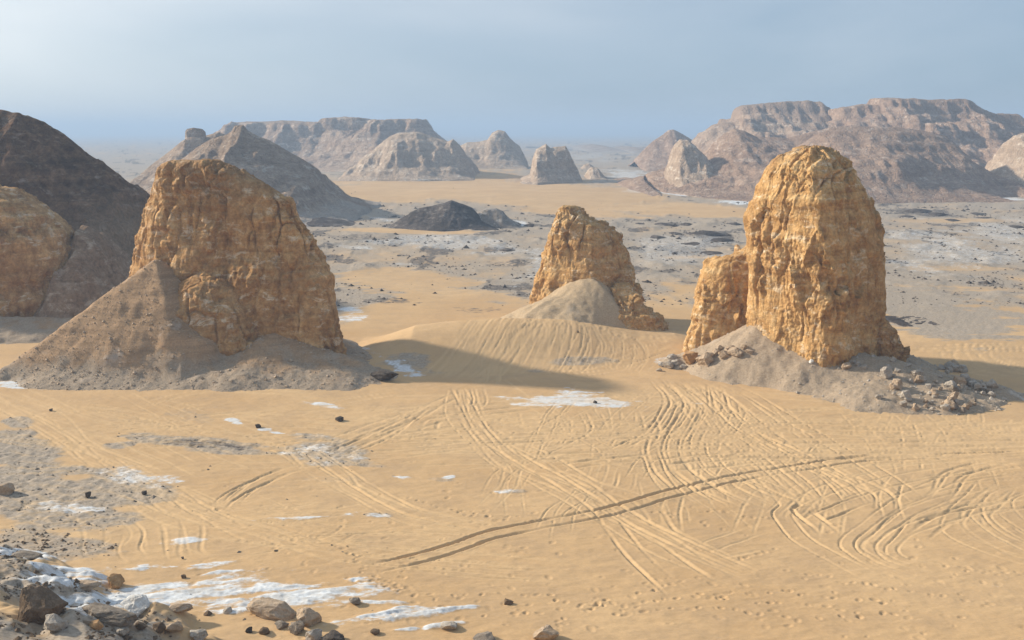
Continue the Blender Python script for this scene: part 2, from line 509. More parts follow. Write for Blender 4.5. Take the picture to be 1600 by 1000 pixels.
def scree_mat(name, a, b, c, brown=None, zb=(4, 9), white=(.70, .68, .64), wamt=.5):
    n = NT(name)
    z = n.sepz()
    f = n.noise(n.pos, 4.5, 5, .75)
    m = n.noise(n.pos, .35, 6, .6)
    col = n.ramp(n.rng(f, .28, .72), [(0, a), (.5, b), (1, c)])
    if brown is not None:
        zn = n.math('ADD', z, n.math('MULTIPLY', n.math('SUBTRACT', m, .5), 9))
        st = n.noise(n.scale(n.pos, (.12, .12, 1.6)), 1, 6, .65, .6)
        bc = n.mix(n.rng(st, .38, .62), brown, tuple(min(1, q * 1.55) for q in brown))
        col = n.mix(n.rng(zn, zb[0], zb[1], 0, .9, True), col, n.mix(1.0, bc, n.grey(n.rng(f, .3, .7, .75, 1.15)), 'MULTIPLY'))
    w = n.noise(n.scale(n.pos, (.5, .5, .5)), .35, 5, .6)
    col = n.mix(n.rng(w, .60, .70, 0, wamt, True), col, white)
    nrm = n.bump(n.math('ADD', f, n.math('MULTIPLY', m, 1.2)), .7, .18)
    return n.done(col, nrm)

M_GROUND = ground_mat()
M_TOWER = rock_mat('orange_limestone', (.31, .165, .066), (.50, .29, .122), (.66, .435, .215), wamt=.75, white=(.72, .60, .45), top=(.27, .160, .085), ztop=(21, 28))
M_TOWER2 = rock_mat('golden_limestone', (.36, .195, .075), (.57, .345, .142), (.70, .485, .245), wamt=.7, white=(.80, .68, .50), top=(.29, .18, .10), ztop=(24, 30), bump=.42)
M_SCREE = scree_mat('grey_scree', (.26, .20, .14), (.385, .30, .215), (.50, .405, .30), wamt=.4)
M_SCREE_TAN = scree_mat('tan_scree', (.34, .245, .15), (.455, .345, .222), (.55, .43, .29), wamt=.15)
M_SCREE_BR = scree_mat('brown_scree', (.25, .195, .14), (.36, .285, .21), (.46, .375, .285), brown=(.30, .195, .112), zb=(.8, 3.4), wamt=.3)
M_DARKHILL = rock_mat('dark_hill', (.085, .046, .026), (.175, .098, .056), (.31, .19, .115), white=(.45, .36, .29), wamt=.6, foot=(.34, .24, .155), zfoot=(9, 20), bump=1.0, sc=.7)
M_FOOT = rock_mat('tan_foot_slope', (.20, .125, .075), (.31, .205, .13), (.42, .30, .205), white=(.58, .47, .36), wamt=.6, bump=.5, sc=.8)
M_FAR = rock_mat('far_mesa', (.29, .20, .145), (.42, .305, .225), (.55, .425, .32), white=(.72, .62, .52), wamt=.7, top=(.34, .245, .185), ztop=(36, 42), bump=1.0, sc=.35, zs=1.2)
M_FARCONE = rock_mat('grey_hill', (.235, .165, .115), (.355, .255, .182), (.47, .355, .262), white=(.60, .53, .46), wamt=.7, bump=.8, sc=.4, foot=(.42, .37, .32), zfoot=(-1, 5))
M_FARLIT = rock_mat('pale_butte', (.34, .25, .18), (.47, .355, .26), (.60, .475, .36), white=(.80, .72, .61), wamt=.6, bump=.8, sc=.45)
M_FARRED = rock_mat('rose_hill', (.25, .165, .118), (.365, .25, .18), (.48, .35, .26), white=(.66, .56, .48), wamt=.55, bump=.8, sc=.4)
M_MOUND = rock_mat('black_mound', (.045, .038, .035), (.085, .07, .063), (.15, .125, .11), white=(.40, .36, .32), wamt=.45, bump=.3, sc=1.0)
M_MOUND2 = rock_mat('grey_mound', (.18, .15, .125), (.27, .23, .195), (.37, .325, .28), white=(.65, .61, .56), wamt=.6, bump=.3, sc=1.0)

# ------------------------------------------------------------------ wheel ruts and footprints (height raster over the near sand)
RX0, RX1, RY0, RY1, RC = -80.0, 84.0, 46.0, 168.0, 0.1
RW, RH = int((RX1 - RX0) / RC), int((RY1 - RY0) / RC)
rut = np.zeros((RH, RW), np.float32)
rutm = np.zeros((RH, RW), np.float32)

def spline(pts, step=0.35):
    p = np.array(pts, float)
    if len(p) < 3:
        q = p
    else:
        e = np.vstack([2 * p[0] - p[1], p, 2 * p[-1] - p[-2]])
        q = []
        for i in range(1, len(e) - 2):
            t = np.linspace(0, 1, 24, endpoint=False)[:, None]
            a, b, c, d = e[i - 1], e[i], e[i + 1], e[i + 2]
            q.append(.5 * (2 * b + (c - a) * t + (2 * a - 5 * b + 4 * c - d) * t ** 2 + (3 * b - a - 3 * c + d) * t ** 3))
        q = np.vstack(q + [p[-1:]])
    s = np.concatenate([[0], np.cumsum(np.hypot(*np.diff(q, axis=0).T))])
    u = np.arange(0, s[-1], step)
    return np.stack([np.interp(u, s, q[:, 0]), np.interp(u, s, q[:, 1])], 1)

def carve(path, depth, hw, berm, fadeend=3.0, rs=0):
    n = len(path)
    if n < 3: return
    dirs = np.gradient(path, axis=0)
    dirs /= np.maximum(np.linalg.norm(dirs, axis=1), 1e-6)[:, None]
    R = hw * 3.0
    k = int(R / RC) + 2
    seg = np.arange(n) * 0.35
    am = np.minimum(1, np.minimum(seg, seg[-1] - seg) / fadeend)
    am = am * np.clip(0.75 + 0.9 * perlin2(seg / 7.0, np.full(n, rs * 3.7)) + .3 * perlin2(seg / 1.5, np.full(n, rs * 1.3)), 0.0, 1.25)
    for i in range(n):
        x, y = path[i]
        ci, ri = int((x - RX0) / RC), int((y - RY0) / RC)
        if ci < k or ri < k or ci >= RW - k or ri >= RH - k: continue
        gx = RX0 + (np.arange(ci - k, ci + k + 1) + .5) * RC - x
        gy = RY0 + (np.arange(ri - k, ri + k + 1) + .5) * RC - y
        dx, dy = dirs[i]
        across = gx[None, :] * -dy + gy[:, None] * dx
        along = gx[None, :] * dx + gy[:, None] * dy
        a = np.abs(across)
        w = np.abs(along) <= 0.24
        prof = -depth * np.exp(-(a / hw) ** 4) + berm * np.exp(-((a - hw * 1.7) / (hw * .6)) ** 2)
        sl = (slice(ri - k, ri + k + 1), slice(ci - k, ci + k + 1))
        cur = rut[sl]
        inr = a < hw * 2.6
        new = prof * am[i]
        # a fresh rut replaces what it crosses
        f = np.where(w & inr, np.minimum(1, am[i] * 1.2), 0)
        rut[sl] = cur * (1 - f * .85) + new * f * .85 if False else np.where(w & inr, np.where(np.abs(new) > np.abs(cur) * .6, new, cur), cur)
        rutm[sl] = np.maximum(rutm[sl], np.where(w & (a < hw * 2.0), am[i] * .9, 0))

rng = np.random.RandomState(42)
TRK = []
def car(pix, n=1, spread=0.0, depth=.13, tw=1.5, hw=.13, berm=.06):
    depth *= .80; berm *= .62
    base = np.array([gnd(a, b, float(0)) for a, b in pix])
    # follow the dune where it rises
    for it in range(4):
        zz = gh(base[:, 0], base[:, 1])
        base = np.array([gnd(a, b, min(float(z_), 6.0)) for (a, b), z_ in zip(pix, zz)])
    for k in range(n):
        off = rng.uniform(-spread, spread)
        jit = rng.normal(0, spread * .30 + .12, base.shape)
        p = spline(base + jit)
        if len(p) < 4: continue
        d = np.gradient(p, axis=0); d /= np.maximum(np.linalg.norm(d, axis=1), 1e-6)[:, None]
        nrm = np.stack([-d[:, 1], d[:, 0]], 1)
        wob = .10 * perlin2(np.arange(len(p)) / 11.0, np.full(len(p), k * 2.3 + base[0, 0]))[:, None]
        dp = depth * rng.uniform(.4, 1.2); hk = hw * rng.uniform(.7, 1.2)
        for sd in (-.5, .5):
            TRK.append((p + nrm * (off + sd * tw + wob), dp * rng.uniform(.8, 1.1), hk, berm * dp / depth))

# the many crossing wheel tracks, roughly in the order they were driven
for i in range(46):     # fan of tracks running up the dune
    s = (i + rng.uniform(-.6, .6)) / 45.0
    car([(668 + s * 330, 592 - s * 12), (715 + s * 300, 566 - s * 10), (752 + s * 245, 535 - 4 * s), (745 + s * 215 + rng.uniform(-8, 8), 506 + 12 * s * s)], 1, .5, .085, hw=.11)
car([(770, 594), (830, 558), (900, 537), (980, 527), (1070, 533)], 5, 3.0, .15)
car([(860, 588), (930, 575), (1000, 560), (1060, 540)], 3, 1.5, .12)
car([(620, 520), (690, 505), (720, 502)], 1, 0, .12)
for i in range(10):      # parallel sweeps by the big broad monolith's shadow
    car([(730 - i * 9, 612 + i * 3), (660 - i * 7, 640 + i * 4), (560 - i * 4, 672 + i * 4.5), (500, 690 + i * 4)], 1, .35, .16, hw=.17, berm=.06)
for i in range(12):      # horizontals towards the right
    y0 = 652 + i * 5.2
    car([(1090 - i * 8, y0 - 4), (1220, y0 + 2), (1360, y0 + 8 - i * .6), (1500, y0 + 10 - i), (1640, y0 + 8 - i * 1.3)], 1, .5, .17, hw=.24, berm=.06)
for i in range(6):
    car([(560 + i * 22, 690 - i * 2), (700, 690 - i * 7), (900, 684 - i * 4), (1100, 680 - i * 3)], 1, .5, .16, hw=.22, berm=.06)
for i in range(9):      # cross cuts in the middle
    car([(790 + i * 32, 640), (806 + i * 30 + rng.uniform(-20, 20), 672), (800 + i * 28 + rng.uniform(-60, 60), 705)], 1, .2, .11)
for i in range(6):
    car([(1000 + i * 40, 650), (960 + i * 40, 675), (890 + i * 40, 706)], 1, .2, .11)
for i in range(84):
    a0 = rng.uniform(420, 1500); b0 = rng.uniform(614, 725); ln = rng.uniform(90, 330); sl_ = rng.uniform(-.10, .10)
    car([(a0 - ln / 2, b0 - sl_ * ln / 2), (a0, b0 + rng.uniform(-4, 4)), (a0 + ln / 2, b0 + sl_ * ln / 2)], 1, .2, rng.uniform(.08, .16), hw=.2, berm=.05)
for i in range(84):
    a0 = rng.uniform(40, 560); b0 = rng.uniform(618, 850); ln = rng.uniform(60, 200); sl_ = rng.uniform(.05, .5) * rng.choice([-.5, 1])
    car([(a0 - ln / 2, b0 - sl_ * ln / 2), (a0, b0 + rng.uniform(-6, 6)), (a0 + ln / 2, b0 + sl_ * ln / 2)], 1, .2, rng.uniform(.04, .08), hw=.10)
for i in range(84):
    a0 = rng.uniform(760, 1560); b0 = rng.uniform(640, 800); ln = rng.uniform(40, 110); k_ = rng.uniform(-.9, .9)
    car([(a0 - k_ * ln, b0 - ln * .5), (a0 + rng.uniform(-10, 10), b0), (a0 + k_ * ln * .6, b0 + ln * .5)], 1, .2, rng.uniform(.05, .10), hw=.10)
car([(715, 606), (730, 645), (765, 685), (825, 722), (885, 760), (945, 797), (962, 825), (992, 862), (1060, 928)], 1, 0, .16)
car([(715, 606), (726, 645), (760, 685), (815, 722), (880, 760), (960, 798), (1040, 840), (1150, 900)], 4, 1.6, .12)
car([(740, 606), (740, 632), (716, 640)], 2, .6, .1)
for k, dx in enumerate((0, 9, 31, 38, 61, 70, 98, 104)):      # the bundle past the chalk pan
    car([(1030 + dx * .6, 596), (1050 + dx * .8, 622), (1044 + dx, 642), (1018 + dx * 1.1, 690), (1021 + dx * 1.2, 728), (1052 + dx * 1.5, 762), (1096 + dx * 1.8, 790)], 1, .2, .16)
for k, dx in enumerate((0, 7, 24, 29, 47, 66, 71, 90, 112)):
    car([(1022 + dx, 590 + dx * .08), (1062 + dx, 620), (1092 + dx * 1.2, 655), (1130 + dx * 1.5, 695), (1178 + dx * 1.8, 742), (1222 + dx * 2, 790)], 1, .25, .16)
car([(1110, 600), (1128, 640), (1160, 672), (1230, 712), (1300, 742), (1360, 770), (1385, 795)], 3, .8, .14)
for dy in (0, 9, 22, 34):      # sweeping arcs on the right
    car([(1640, 712 + dy * .5), (1460, 718 + dy), (1335, 735 + dy * 1.3), (1262 + dy, 762 + dy), (1222 + dy * 1.5, 790 + dy * .6), (1206 + dy * 1.8, 812 + dy * .3)], 1, .3, .13, hw=.11)
car([(1215, 770), (1232, 790), (1222, 806), (1246, 838), (1300, 872), (1360, 900)], 1, 0, .14)
car([(1254, 776), (1264, 790), (1256, 800), (1288, 825), (1300, 840)], 1, 0, .15)
for dy in (0, 16, 30, 50):
    car([(1640, 733 + dy), (1520, 742 + dy * 1.1), (1425, 775 + dy), (1352 + dy, 822 + dy * .5), (1328 + dy * 1.2, 846 + dy * .3), (1333 + dy * 1.5, 866 + dy * .2), (1390 + dy * 2, 892)], 1, .3, .13, hw=.11)
for dx in (0, 26, 56, 92, 120):
    car([(1556 + dx * .5, 752 + dx * .1), (1522 + dx * .4, 778), (1494 + dx * .7, 806), (1500 + dx, 835), (1560 + dx, 862), (1640, 880)], 1, .3, .10, hw=.11)
car([(1640, 786), (1540, 797), (1480, 815), (1437, 842)], 2, .8, .16)
car([(1548, 720), (1500, 738), (1462, 768), (1450, 780)], 2, 1.0, .14)
car([(1102, 866), (1110, 854), (1150, 838), (1184, 827)], 1, 0, .15)
car([(1126, 880), (1180, 870), (1222, 858)], 1, 0, .08)
for i in range(4):      # pale worn road on the left
    car([(-40, 612), (60, 648 + i), (115, 690), (175, 722), (255, 762), (325, 803), (420, 832), (560, 862), (720, 884), (880, 900)], 1, 1.4, .10)
    car([(100, 634), (200, 652), (310, 676), (400, 690), (470, 702), (520, 735), (560, 770), (640, 800), (760, 830)], 1, 1.2, .10)
    car([(-30, 678), (60, 686), (140, 700), (230, 740)], 1, 1.0, .10)
    car([(240, 752), (330, 792), (460, 822), (620, 835), (800, 855)], 1, 2.5, .08)
for i in range(6):
    car([(330 + i * 10, 798 - i * 4), (352 + i * 12, 778 - i * 5), (420 + i * 9, 745 - i * 3), (470 + i * 6, 728)], 1, .2, .15)
    car([(130 + i * 34, 812), (150 + i * 30, 835), (146 + i * 32, 858), (160 + i * 30, 874)], 1, .3, .09)
for i in range(5):
    car([(150 + i * 12, 664 + i * 8), (260 + i * 12, 655 + i * 9), (370, 648 + i * 9)], 1, .2, .11)
car([(470, 838), (474, 826), (482, 818)], 3, 3, .1)
for i in range(5):      # beyond the tallest tower
    car([(1480 + i * 18, 545 + i), (1490 + i * 18, 560), (1520 + i * 20, 578), (1580 + i * 20, 590)], 1, .3, .13)
car([(1420, 548), (1500, 542), (1640, 540)], 4, 2, .12)
car([(590, 888), (640, 876), (700, 856), (790, 830), (930, 804), (990, 789), (1100, 758), (1240, 730), (1350, 716), (1500, 712), (1640, 708)], 1, 0, .30, 1.45, .15, .06)
for i, t in enumerate(TRK):
    carve(*t, rs=i)

def dent(x, y, r, d, ang=0):
    k = int(r * 2.4 / RC) + 1
    ci, ri = int((x - RX0) / RC), int((y - RY0) / RC)
    if ci < k or ri < k or ci >= RW - k or ri >= RH - k: return
    gx = RX0 + (np.arange(ci - k, ci + k + 1) + .5) * RC - x
    gy = RY0 + (np.arange(ri - k, ri + k + 1) + .5) * RC - y
    c, s = math.cos(ang), math.sin(ang)
    a = (gx[None, :] * c + gy[:, None] * s) / (r * 1.5); b = (-gx[None, :] * s + gy[:, None] * c) / r
    q = a * a + b * b
    rut[ri - k:ri + k + 1, ci - k:ci + k + 1] += -d * np.exp(-q ** 2) + d * .35 * np.exp(-(q - 2.2) ** 2)

# footprint trails on the sand
for trail in ([(640, 940), (760, 960), (900, 950), (1010, 925), (1100, 900)], [(860, 978), (980, 930), (1060, 912)], [(560, 880), (600, 905), (640, 935)], [(1230, 890), (1330, 910), (1440, 925), (1580, 950)],
              [(960, 960), (1100, 950), (1250, 965), (1420, 955)], [(700, 800), (830, 815), (1000, 800), (1150, 830)], [(980, 770), (1120, 800), (1200, 810)], [(1090, 935), (1260, 945), (1380, 960)], [(520, 850), (560, 880), (590, 915), (690, 940)],
              [(1400, 870), (1500, 890), (1620, 900)], [(640, 780), (720, 800), (820, 812)], [(1140, 878), (1220, 855)], [(540, 905), (650, 925), (760, 930)], [(820, 930), (960, 945), (1180, 925), (1400, 940)]):
    p = spline([gnd(a, b) for a, b in trail], .72)
    for j, (x, y) in enumerate(p):
        if rng.rand() < .25: continue
        dent(x + rng.normal(0, .18), y + rng.normal(0, .18), rng.uniform(.11, .18), rng.uniform(.03, .085), rng.uniform(0, 3.1))
for j in range(380):     # scuffs and pocks
    a, b = rng.uniform(300, 1640), rng.uniform(640, 1000)
    x, y = gnd(a, b)
    dent(x, y, rng.uniform(.1, .22), rng.uniform(.02, .055), rng.uniform(0, 3.1))

def raster(x, y, R):
    fx = (x - RX0) / RC - .5; fy = (y - RY0) / RC - .5
    ok = (fx > 1) & (fy > 1) & (fx < RW - 2) & (fy < RH - 2)
    fx = np.clip(fx, 1, RW - 3); fy = np.clip(fy, 1, RH - 3)
    i = fx.astype(int); j = fy.astype(int)
    u, v = fx - i, fy - j
    r = (R[j, i] * (1 - u) + R[j, i + 1] * u) * (1 - v) + (R[j + 1, i] * (1 - u) + R[j + 1, i + 1] * u) * v
    return np.where(ok, r, 0)

# ------------------------------------------------------------------ the ground, one sheet to the horizon
rows = list(np.linspace(0.5, 52, 60))
rows += [gnd(800, q)[1] for q in np.arange(1012, 600, -1.0)]
rows += [gnd(800, q)[1] for q in np.arange(600, 330, -1.25)]
rows += [gnd(800, q)[1] for q in np.arange(330, 217, -2.2)]
rows += list(np.geomspace(rows[-1] * 1.05, 12000, 24))
rows = np.array(sorted(rows))
cols = np.concatenate([np.linspace(-125, -32, 45)[:-1], np.linspace(-31.5, 31.5, 930), np.linspace(32, 125, 45)[1:]])
A, R_ = np.meshgrid(np.radians(cols), rows)
GX, GY = R_ * np.sin(A), R_ * np.cos(A)
GZ = gh(GX, GY)
mc, mg, md, ms = masks(GX, GY, GZ)
rr = raster(GX, GY, rut)
rm = raster(GX, GY, rutm)
soft = np.clip(1 - mc * .6, 0, 1)
near = sstep(260, 120, R_)
GZ = GZ + rr * soft
GZ = GZ + mc * near * (.03 + (.10 * np.maximum(ridged2(GX / 3.2, GY / 1.5, 4, 40), -.4) + .045 * fbm2(GX / .9, GY / .6, 3, 41, .6)) * sstep(85, 60, GY))
GZ = GZ + mg * near * (.10 * fbm2(GX / 1.1, GY / 1.1, 3, 44))
GZ = GZ + near * .035 * fbm2(GX / 1.6, GY / .7, 3, 47) * (1 - mg)
farb = sstep(165, 230, R_) * sstep(1500, 500, R_)
GZ = GZ + farb * (.85 * np.maximum(fbm2(GX / 11, GY / 14, 4, 50), 0) * np.clip(mg + md, 0, 1))
V = np.stack([GX, GY, GZ], -1)
me = mesh_grid('ground', V)
at_ = me.attributes.new('cover', 'FLOAT_COLOR', 'POINT')
at_.data.foreach_set('color', np.stack([mc, mg, md, rm], -1).astype(np.float32).ravel())
add_obj('ground', me, M_GROUND, kind='structure')

# ------------------------------------------------------------------ hills and mesas as solid land forms
CONE = [(0, 0), (.12, .07), (.35, .26), (.6, .52), (.82, .78), (.93, .93), (1, 1)]
MESA = [(0, 0), (.15, .07), (.4, .30), (.62, .57), (.72, .72), (.76, .80), (.785, .93), (.82, .99), (1, 1)]
MESA2 = [(0, 0), (.25, .17), (.55, .45), (.82, .78), (.88, .86), (.905, .95), (.93, 1), (1, 1)]
BUTTE = [(0, 0), (.15, .10), (.32, .25), (.42, .36), (.54, .60), (.68, .80), (.84, .94), (1, 1)]
ROUND = [(0, 0), (.1, .16), (.25, .42), (.45, .70), (.7, .91), (1, 1)]

def hill(name, sky, D, base, mat, prof=CONE, nx=150, ny=70, gul=.12, gs=14.0, rough=.6, rs=6.0, seed=0, back=1.0, warp=2.0, parent=None, steps=0, **tags):
    s = np.array([at(p, q, D) for p, q in sky])
    b = np.array([gnd(p, q) for p, q in base])
    xa, xb = s[0, 0], s[-1, 0]
    x = np.linspace(xa, xb, nx)
    yb = np.interp(x, b[:, 0], b[:, 1])
    v = np.linspace(0, 1 + back, ny)
    v = np.where(v < 1, v, 1 + (v - 1))
    X = np.repeat(x[None, :], ny, 0)
    Y = yb[None, :] + v[:, None] * (D - yb)[None, :]
    g = fbm2(X / gs, Y / (gs * 1.6), 4, seed, .55)
    gr = ridged2(X / (gs * .7), Y / (gs * 2.2), 3, seed + 5)
    t0 = np.where(v <= 1, v, 2 - v)[:, None] * np.ones_like(X)
    mid = np.sin(np.clip(t0, 0, 1) * np.pi)
    t = t0 + gul * (g + .35 * gr) * (.10 * (1 - t0) + mid)
    p = np.array(prof)
    f = np.interp(np.clip(t, 0, 1), p[:, 0], p[:, 1])
    Xw = X + warp * g * mid
    zs = np.interp(Xw, s[:, 0], s[:, 2])
    zs = np.maximum(zs, 0)
    G = gh(X, Y)
    Z = zs * f + G * (1 - f)
    amp = sstep(0, .25, f) * np.minimum(1, zs / 6.0) * (1 - .6 * sstep(.9, 1, t0))
    Z = Z + rough * fbm2(X / rs, Y / rs, 4, seed + 9, .55) * amp * .36
    if steps:
        w = Z + 1.2 * g
        Z = Z + steps * np.tanh(2.2 * np.sin(w * 1.15)) * amp * .5 * np.clip(mid * 1.6, 0, 1)
    edge = np.minimum(np.minimum(t0 / .06, 1), np.minimum(1, np.minimum((X - xa), (xb - X)) / (abs(xb - xa) * .03)))
    Z = Z - (1 - edge) * 1.6
    Vv = np.stack([X, Y, Z], -1)
    return add_obj(name, mesh_grid(name, Vv), mat, parent, **tags)

# far low blue hills at the edge of the plain
hill('far_hill', [(884, 241), (900, 232), (915, 228), (932, 226), (950, 229), (965, 231), (975, 238)], 1750, [(884, 238), (975, 239)], M_FARCONE, ROUND, 90, 30, .1, 60, 3, 30, 61, kind='structure')
hill('far_hill', [(955, 240), (968, 232), (985, 229), (1000, 232), (1020, 230), (1050, 235), (1075, 240)], 1600, [(955, 240), (1075, 240)], M_FARCONE, ROUND, 90, 30, .1, 60, 3, 30, 62, kind='structure')
hill('far_hill', [(818, 240), (835, 234), (855, 236), (880, 240)], 1800, [(818, 239), (880, 239)], M_FARCONE, ROUND, 60, 26, .1, 60, 3, 30, 63, kind='structure')
hill('far_hill', [(150, 262), (185, 259), (200, 258), (215, 262), (240, 266)], 1100, [(150, 264), (240, 266)], M_FARCONE, ROUND, 60, 26, .1, 60, 2, 30, 64, kind='structure')
# mesas on the left
hill('mesa', [(300, 262), (330, 215), (360, 196), (375, 191), (440, 189), (505, 191), (511, 186), (540, 183), (570, 185), (577, 189), (640, 187), (662, 187), (668, 192), (676, 204), (700, 222), (740, 262)], 860,
     [(300, 268), (480, 272), (560, 276), (740, 268)], M_FAR, MESA, 250, 100, .10, 40, 2.4, 14, 71, steps=1.0, warp=6,
     label='long flat-topped mesa with a raised cap rock behind the pointed grey hill', cat='mesa')
hill('butte', [(690, 262), (712, 231), (730, 222), (750, 221), (762, 218), (769, 207), (778, 203), (789, 205), (797, 216), (812, 228), (820, 246), (826, 262)], 800,
     [(690, 271), (826, 271)], M_FARLIT, BUTTE, 130, 60, .06, 26, 1.6, 12, 72, steps=.5, warp=3,
     label='distant knob-topped butte at the end of the pale sand rise', cat='rock formation')
hill('butte', [(536, 285), (553, 268), (572, 244), (590, 228), (610, 212), (625, 207), (655, 206), (672, 212), (700, 221), (708, 217), (718, 226), (735, 252), (752, 280)], 640,
     [(536, 287), (580, 288), (650, 289), (752, 287)], M_FARLIT, BUTTE, 190, 80, .09, 20, 1.8, 10, 73, steps=.6, warp=3,
     label='pale rounded butte with a bright weathered face before the long mesa', cat='rock formation')
hill('hill', [(190, 330), (215, 290), (232, 262), (262, 238), (285, 219), (292, 216), (318, 214), (324, 210), (342, 205), (352, 209), (380, 235), (420, 290), (450, 330)], 470,
     [(190, 318), (300, 324), (450, 322)], M_FARCONE, CONE, 150, 70, .1, 22, 1.5, 10, 74, kind='structure')
hill('cap_rock', [(287, 222), (290, 216), (289, 205), (292, 200), (303, 198), (316, 200), (321, 205), (320, 213), (323, 222)], 462, [(287, 312), (323, 312)], M_FAR, [(0, 0), (.8, .84), (.93, .86), (.96, .97), (1, 1)], 60, 60, .004, 14, .4, 5, 75, warp=.3,
     label='small table-shaped cap rock perched on a hill shoulder', cat='rock')
hill('hill', [(190, 350), (240, 290), (280, 250), (310, 228), (332, 216), (352, 210), (362, 203), (367, 195), (380, 194), (386, 203), (400, 210), (420, 218), (450, 235), (486, 256), (498, 264), (505, 278), (520, 297), (545, 314), (570, 325), (590, 348)], 372,
     [(190, 352), (300, 360), (450, 359), (540, 354), (590, 346)], M_FARCONE, [(0, 0), (.08, .06), (.25, .20), (.38, .40), (.47, .48), (.7, .7), (.9, .88), (1, 1)], 260, 110, .08, 16, 1.6, 8, 76, steps=.7, warp=2.5, kind='structure')
hill('mound', [(460, 352), (475, 343), (500, 340), (530, 344), (550, 349), (570, 353)], 326, [(460, 356), (570, 356)], M_MOUND, ROUND, 70, 30, .1, 8, .5, 4, 77, warp=1,
     label='low black gravel bank at the foot of the pointed grey hill', cat='mound')
# middle buttes
hill('butte', [(800, 291), (815, 281), (830, 272), (834, 245), (838, 233), (846, 229), (853, 225), (860, 231), (868, 229), (884, 228), (890, 238), (898, 258), (908, 280), (912, 290)], 600,
     [(800, 290), (840, 292), (912, 287)], M_FARLIT, BUTTE, 140, 90, .05, 16, 1.6, 8, 78, steps=.5, warp=1.5,
     label='grey-brown double-peaked butte with a sand skirt, alone on the pale sand', cat='rock formation')
hill('rock_stub', [(906, 285), (915, 278), (918, 266), (924, 261), (934, 262), (940, 270), (952, 284)], 640, [(906, 284), (952, 283)], M_FARLIT, BUTTE, 60, 40, .06, 12, .8, 6, 79, warp=1,
     label='small pale rock stub beside the double-peaked butte', cat='rock')
hill('rock_stub', [(908, 264), (913, 257), (920, 255), (926, 259), (932, 264)], 800, [(908, 267), (932, 267)], M_FARLIT, BUTTE, 40, 30, .06, 12, .6, 6, 80, warp=1,
     label='tiny far rock stub showing just behind another stub', cat='rock')
# hills on the right
hill('hill', [(992, 250), (1005, 234), (1020, 220), (1035, 210), (1045, 202), (1052, 201), (1062, 206), (1080, 217), (1100, 232), (1120, 250)], 830, [(992, 268), (1120, 268)], M_FARRED, CONE, 100, 50, .08, 26, 1.5, 12, 81, steps=.4, kind='structure')
hill('mesa', [(1060, 268), (1085, 225), (1100, 208), (1115, 196), (1140, 190), (1147, 184), (1150, 170), (1160, 165), (1200, 161), (1235, 159), (1272, 159), (1288, 170), (1296, 184), (1330, 210), (1370, 262)], 720,
     [(1060, 292), (1370, 292)], M_FAR, MESA2, 200, 90, .09, 22, 2.6, 11, 82, steps=.9, warp=6,
     label='flat-topped mesa with a pale banded cliff, the one with a straight step below it', cat='mesa')
hill('mesa', [(1270, 262), (1295, 190), (1306, 186), (1308, 170), (1325, 167), (1345, 163), (1364, 164), (1366, 154), (1400, 154), (1440, 156), (1470, 158), (1500, 154), (1512, 160), (1520, 168), (1545, 178), (1580, 179), (1594, 188), (1620, 200), (1680, 215), (1740, 270)], 680,
     [(1270, 294), (1740, 294)], M_FARRED, MESA2, 280, 110, .12, 26, 3.0, 12, 83, steps=.9, warp=7,
     label='big reddish mesa with a stepped skyline and a gullied face', cat='mesa')
hill('hill', [(970, 288), (1000, 276), (1040, 262), (1060, 256), (1100, 240), (1118, 220), (1132, 208), (1146, 200), (1160, 203), (1180, 212), (1230, 215), (1270, 205), (1300, 198), (1330, 195), (1360, 205), (1400, 240), (1440, 290)], 545,
     [(970, 280), (1040, 304), (1100, 312), (1200, 318), (1440, 318)], M_FARRED, CONE, 240, 100, .07, 22, 2.0, 6, 84, steps=.4, warp=2.5, kind='structure')
hill('hill', [(1180, 300), (1220, 255), (1250, 228), (1280, 208), (1300, 200), (1340, 196), (1400, 198), (1440, 203), (1478, 212), (1490, 222), (1510, 245), (1545, 270), (1590, 300), (1640, 318)], 510,
     [(1180, 318), (1300, 320), (1450, 318), (1590, 308), (1640, 312)], M_FARRED, [(0, 0), (.1, .06), (.3, .24), (.42, .42), (.52, .56), (.72, .74), (.9, .92), (1, 1)], 230, 100, .06, 24, 1.4, 7, 85, steps=.5, warp=2, kind='structure')
hill('rock_spire', [(1040, 276), (1045, 262), (1050, 245), (1054, 226), (1062, 217), (1074, 218), (1084, 226), (1098, 240), (1112, 262), (1118, 276)], 520, [(1040, 303), (1118, 306)], M_FARLIT, BUTTE, 90, 60, .05, 10, 1.4, 6, 86, steps=.5, warp=1,
     label='pale pointed rock spire standing out from the rose-brown slope', cat='rock formation')
hill('butte', [(1552, 276), (1560, 266), (1572, 250), (1580, 226), (1586, 212), (1600, 207), (1640, 204), (1680, 230), (1720, 276)], 505, [(1552, 308), (1720, 308)], M_FARLIT, BUTTE, 110, 60, .06, 14, 1.5, 8, 87, steps=.6, warp=1,
     label='pale cliffed butte past the toe of the rose-brown hill', cat='rock formation')
